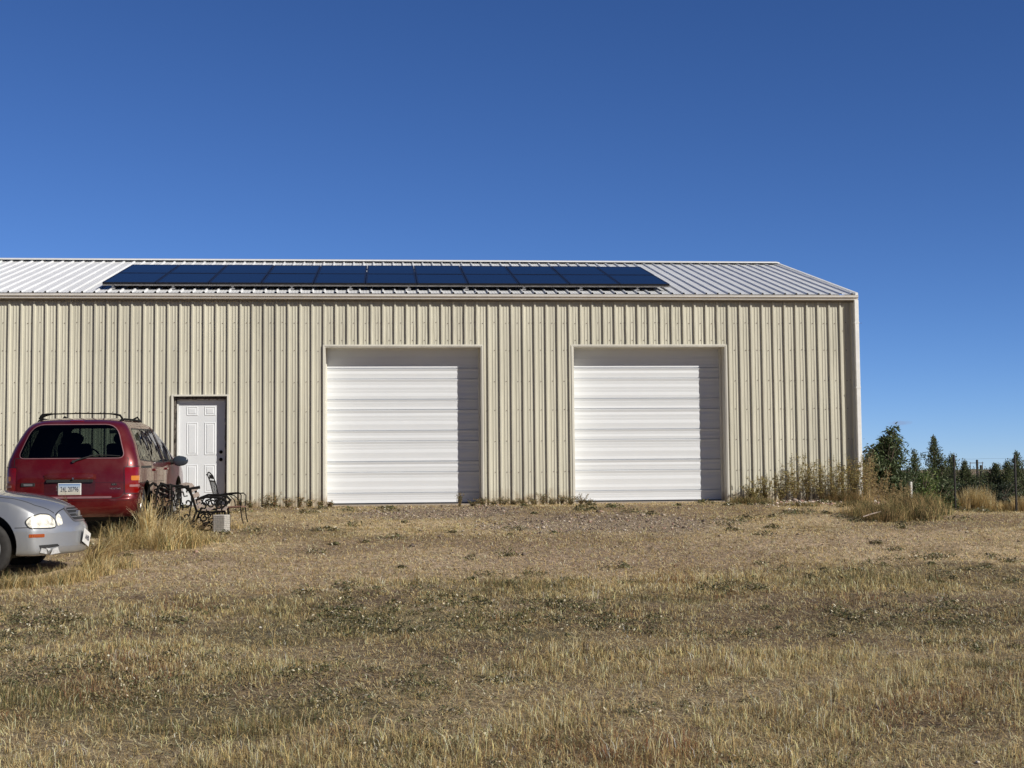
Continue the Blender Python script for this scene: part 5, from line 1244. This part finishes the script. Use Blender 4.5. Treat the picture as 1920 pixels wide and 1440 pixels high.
def cedar(name,loc,h,r_,dens,label,group,cols=None,top=.0,lean=0):
    root=empty(name,loc,label=label,cat='tree',group=group)
    m=MB(); m.tube([(0,0,-.1),(.01,0,h*.5),(lean*h*.1,0,h*.97)],[.05,.03,.006],8)
    C=[];D=[]; nb=int(95*dens)
    for i in range(nb):
        t_=1-rng.random()**.8*.97; t_=max(.04,1-(i+.5)/nb*.97); a=rng.uniform(0,2*pi)
        L2=r_*((1-t_)**1.25*1.12+.03)*rng.choice([.5,.7,.85,1.0,1.15,1.55],p=[.12,.2,.25,.22,.13,.08])*rng.uniform(.9,1.1); up=rng.uniform(.35,.9)+.6*t_
        p0=np.array([lean*h*.1*t_,0,h*t_*.93]); d=np.array([cos(a),sin(a),up]); d/=np.linalg.norm(d); p1=p0+d*L2
        if i%2==0: m.tube([tuple(p0),tuple(p1)],[.010,.003],4)
        k=int(9+48*L2/max(r_,.3)*1.3)
        f=rng.random(k)**.6; cc=p0+(p1-p0)*f[:,None]+rng.normal(0,.035+.02*L2,(k,3)); dd=d+rng.normal(0,.45,(k,3)); dd[:,2]+=.35; dd/=np.linalg.norm(dd,axis=1)[:,None]; C.append(cc);D.append(dd)
    m.build('trunk',M['bark'],root,smooth=60)
    C=np.concatenate(C);D=np.concatenate(D); n=len(C); cols=cols or [(.085,.11,.048),(.12,.145,.065),(.05,.065,.032),(.18,.19,.10)]
    tp=np.clip(C[:,2]/h,0,1); leafquads(C,D,.10*(1-.45*tp)*rng.uniform(.6,1.3,n),.026,pal(n,cols,[.35,.3,.2,.15],.25),M['leaf'],'crown',root); return root
Y=6.0; x=gx(1662,Y)
bushy_tree('bushy_tree',(x,Y,gh(x,Y)),2.12,.56,420,26,[(.055,.08,.032),(.085,.12,.05),(.14,.165,.085),(.035,.05,.025)],[.35,.35,.18,.12],'dark green bushy tree with drooping leaves right of the building',None,leaf=.13,lwid=.26,droop=.7,zc=.60,zr_=.42)
# bare grey twigs left of it
root=empty('bare_shrub',(gx(1618,5.2),5.2,gh(1.5,5.2)),label='bare grey twiggy shrub between the corner and the bushy tree',cat='shrub')
m=MB()
for i in range(34):
    a=random.uniform(0,2*pi); q=random.uniform(.05,.32); hh=random.uniform(1.0,1.75); m.tube([(0,0,0),(cos(a)*q*.4,sin(a)*q*.4,hh*.45),(cos(a)*q,sin(a)*q,hh)],[.007,.005,.0015],4)
    for _ in range(3):
        t_=random.uniform(.4,.85); A=Vector((cos(a)*q*t_,sin(a)*q*t_,hh*t_)); m.tube([A,A+Vector((random.gauss(0,.07),random.gauss(0,.07),random.uniform(.12,.3)))],[.003,.001],3)
m.build('twigs',M['poletwig'] if 'poletwig' in M else M['bark'],root)
CG='cedars behind the wire fence'
def cdr(u,Y,topv,r_,dens,label,cols=None,lean=0):
    x=gx(u,Y); z=gh(x,Y); h=at(u,topv,Y).z-z; return cedar('cedar_tree',(x,Y,z),h,r_,dens,label,CG,cols,lean=lean)
cdr(1753,13,811,.90,1.9,'tallest pointed cedar, right of the bushy tree')
cdr(1716,11.5,838,.50,1.0,'slim cedar between the bushy tree and the tallest cedar')
cdr(1786,14,846,.55,1.0,'thin topped cedar just left of the nearer fence post')
cdr(1810,13,860,.62,1.3,'short bushy cedar right of the nearer fence post')
cdr(1868,14,866,.95,1.5,'broad round cedar between the two tall fence posts')
cdr(1846,15,884,.55,.9,'small cedar left of the broad round one')
cdr(1893,13.5,862,.60,1.1,'cedar leaning behind the right fence post',lean=-.6)
cdr(1908,15,842,.85,1.3,'spindly topped cedar at the right edge of the view')
cdr(1950,14,870,.9,1.2,'dark cedar just beyond the right edge of the view')
cdr(1990,15,850,.9,1.2,'far right cedar of the row')
SG='green shrubs in front of the cedars'
for u,Y,tv,rx_,cols,lb in ((1730,9.0,880,.55,[(.11,.16,.04),(.16,.21,.06),(.06,.09,.03),(.24,.27,.10)],'yellow green leafy shrub below the slim cedar'),(1762,9.5,898,.50,[(.06,.10,.03),(.10,.14,.05),(.04,.06,.02),(.20,.22,.12)],'glossy long leaved shrub below the tallest cedar'),(1702,8.5,868,.40,[(.05,.08,.03),(.08,.11,.05),(.03,.05,.02),(.12,.14,.07)],'small dark shrub touching the bushy tree')):
    x=gx(u,Y); z=gh(x,Y); h=at(u,tv,Y).z-z; bushy_tree('shrub',(x,Y,z-.1),h+.1,rx_,190,22,cols,[.35,.3,.2,.15],lb,SG,leaf=.10,lwid=.24,droop=.2,zc=.5,zr_=.5,cat='shrub')
for u,Y,tv in ((1810,12.2,900),(1840,12.5,905),(1880,12.0,898),(1775,11.8,900)):
    x=gx(u,Y); z=gh(x,Y); h=at(u,tv,Y).z-z; bushy_tree('shrub',(x,Y,z-.15),h+.15,.62,150,22,[(.035,.05,.03),(.05,.07,.04),(.02,.03,.02),(.07,.09,.05)],[.35,.3,.25,.1],{1810:'dark undergrowth shrub behind the nearer fence post',1840:'dark undergrowth shrub behind the straw grass',1880:'dark undergrowth shrub left of the right fence post',1775:'dark undergrowth shrub left of the nearer fence post'}[u],SG,leaf=.08,lwid=.3,droop=.1,zc=.45,zr_=.55,cat='shrub')
TG='tall straw grass along the fence'
for u,Y,h,lb in ((1803,9.6,.60,'straw grass clump right of the nearer fence post'),(1820,9.7,.72,'second straw grass clump from the nearer fence post'),(1836,9.5,.78,'tallest straw grass clump between the fence posts'),(1848,9.4,.62,'straw grass clump right of the tallest one'),(1862,9.3,.35,'low brown grass left of the right fence post'),(1885,9.2,.34,'low brown grass touching the right fence post'),(1912,9.0,.48,'straw grass clump right of the right fence post'),(1935,9.0,.5,'straw grass clump beyond the right edge of the view')):
    tuft_at(u,Y,name='straw_grass',n=340,h=h,rad=.26,cols=[STRAW,PALE,TAN,BROWN],wts=[.4,.2,.25,.15],label=lb,group=TG,bend=.3,w_=.010,lean=.18)
for i in range(9):
    u=1745+i*22; Y=8.6+.1*i; tuft_at(u,Y,name='grass_clump',n=200,h=.16,rad=.4,cols=[OLIVE,GREEN,TAN,STRAW],wts=[.3,.25,.3,.15],label=f'low green grass clump along the fence, {ordn(i)} from the left',group='low green clumps along the fence',bend=.4,w_=.010,lean=.5)
# ---- fence posts and wire
def post(u,Y,topv,r_,label,mat,grp='dark steel fence posts'):
    x=gx(u,Y); z=gh(x,Y); h=at(u,topv,Y).z-z; m=MB(); m.tube([(0,0,-.2),(0,0,h-.012),(0,0,h)],[r_,r_,r_*.8],10)
    for q in range(5): m.tube([(-r_*1.3,0,h*(.25+.16*q)),(r_*1.3,0,h*(.25+.16*q))],.006,5)
    o=m.build('fence_post',mat,None,smooth=60,loc=(x,Y,z)); tag(o,label,'post',grp); return Vector((x,Y,z)),h
fp=[post(1790,9.0,853,.025,'dark steel fence post left of the straw grass',M['rust']),post(1904,8.3,853,.027,'dark steel fence post nearest the right edge of the view',M['rust']),post(1833,21,862,.040,'distant dark post standing tallest before the power lines',M['rust']),post(1840,25,872,.045,'distant dark post, shorter, right of the other distant post',M['rust'])]
x=gx(1708,7.2); o=box('marker_post',-.022,.022,-.022,.022,-.3,1.02,M['whitetrim']); o.location=(x,7.2,gh(x,7.2)-.16); tag(o,'short white post half hidden in weeds under the bushy tree','post')
m=MB(); (p1,h1),(p2,h2)=fp[0],fp[1]; dv=(p2-p1)
def wire(zf,lb,i):
    m=MB(); a=p1-dv*1.1; b=p2+dv*1.6; a.z=p1.z; b.z=p2.z
    pts=[(a.lerp(b,t_/16)).to_tuple() for t_ in range(17)]; m.tube([(q[0],q[1],q[2]+h1*zf-.012*abs(math.sin(k*1.3))) for k,q in enumerate(pts)],.0022,4); tag(m.build('fence_wire',M['rust'],None),lb,'wire','fence wires between the steel posts')
for i,(zf,lb) in enumerate(((.93,'top wire of the fence beside the cedars'),(.68,'upper middle wire of the fence beside the cedars'),(.45,'lower middle wire of the fence beside the cedars'),(.22,'bottom wire of the fence beside the cedars'))): wire(zf,lb,i)
# ---- distant transmission poles
def hframe(u0,u1,Y,topv,n,label,cat='utility pole'):
    root=empty('utility_pole_frame',(0,0,0),label=label,cat=cat,group='power line frames on the plain')
    xs=[gx(u0+(u1-u0)*i/(n-1),Y) for i in range(n)]; zt=at(u0,topv,Y).z; zb=gh(xs[0],Y)-1
    for x in xs:
        m=MB(); m.tube([(x,Y,zb),(x,Y,zt)],[.34,.24],8); m.build('pole',M['pole'],root)
    m=MB(); m.box(xs[0]-.6,xs[-1]+.6,Y-.4,Y-.25,zt-1.0,zt-.55); m.build('crossarm',M['pole'],root)
    m=MB(); q=(zt-zb)*.42; m.box(xs[0],xs[-1],Y-.4,Y-.25,zt-q,zt-q+.4); m.build('lower_crossarm',M['pole'],root)
hframe(1820,1843,900,866,3,'nearest three legged power line frame on the horizon')
hframe(1849,1860,1500,878,2,'small power line frame right of the nearest one, farther away')
hframe(1903,1925,900,864,2,'power line frame at the right edge of the view')
hframe(1884,1892,1300,882,2,'faint power line frame between the cedars')
# scrub on the distant plain
n=2600; x=rng.uniform(20,260,n); y=rng.uniform(40,520,n); C=np.stack([x,y,gz(x,y)],1)
cc=np.repeat(C,10,0)+rng.normal(0,.45,(n*10,3))*np.array([1,1,.35]); D=dirs(n*10,.5)
o=leafquads(cc,D,.55,.25,pal(n*10,[(.13,.12,.07),(.20,.16,.09),(.09,.09,.055)],[.4,.35,.25]),M['leaf'],'distant_scrub',None); tag(o,'low scrub dotted over the plain beyond the cedars','scrub',kind='stuff')
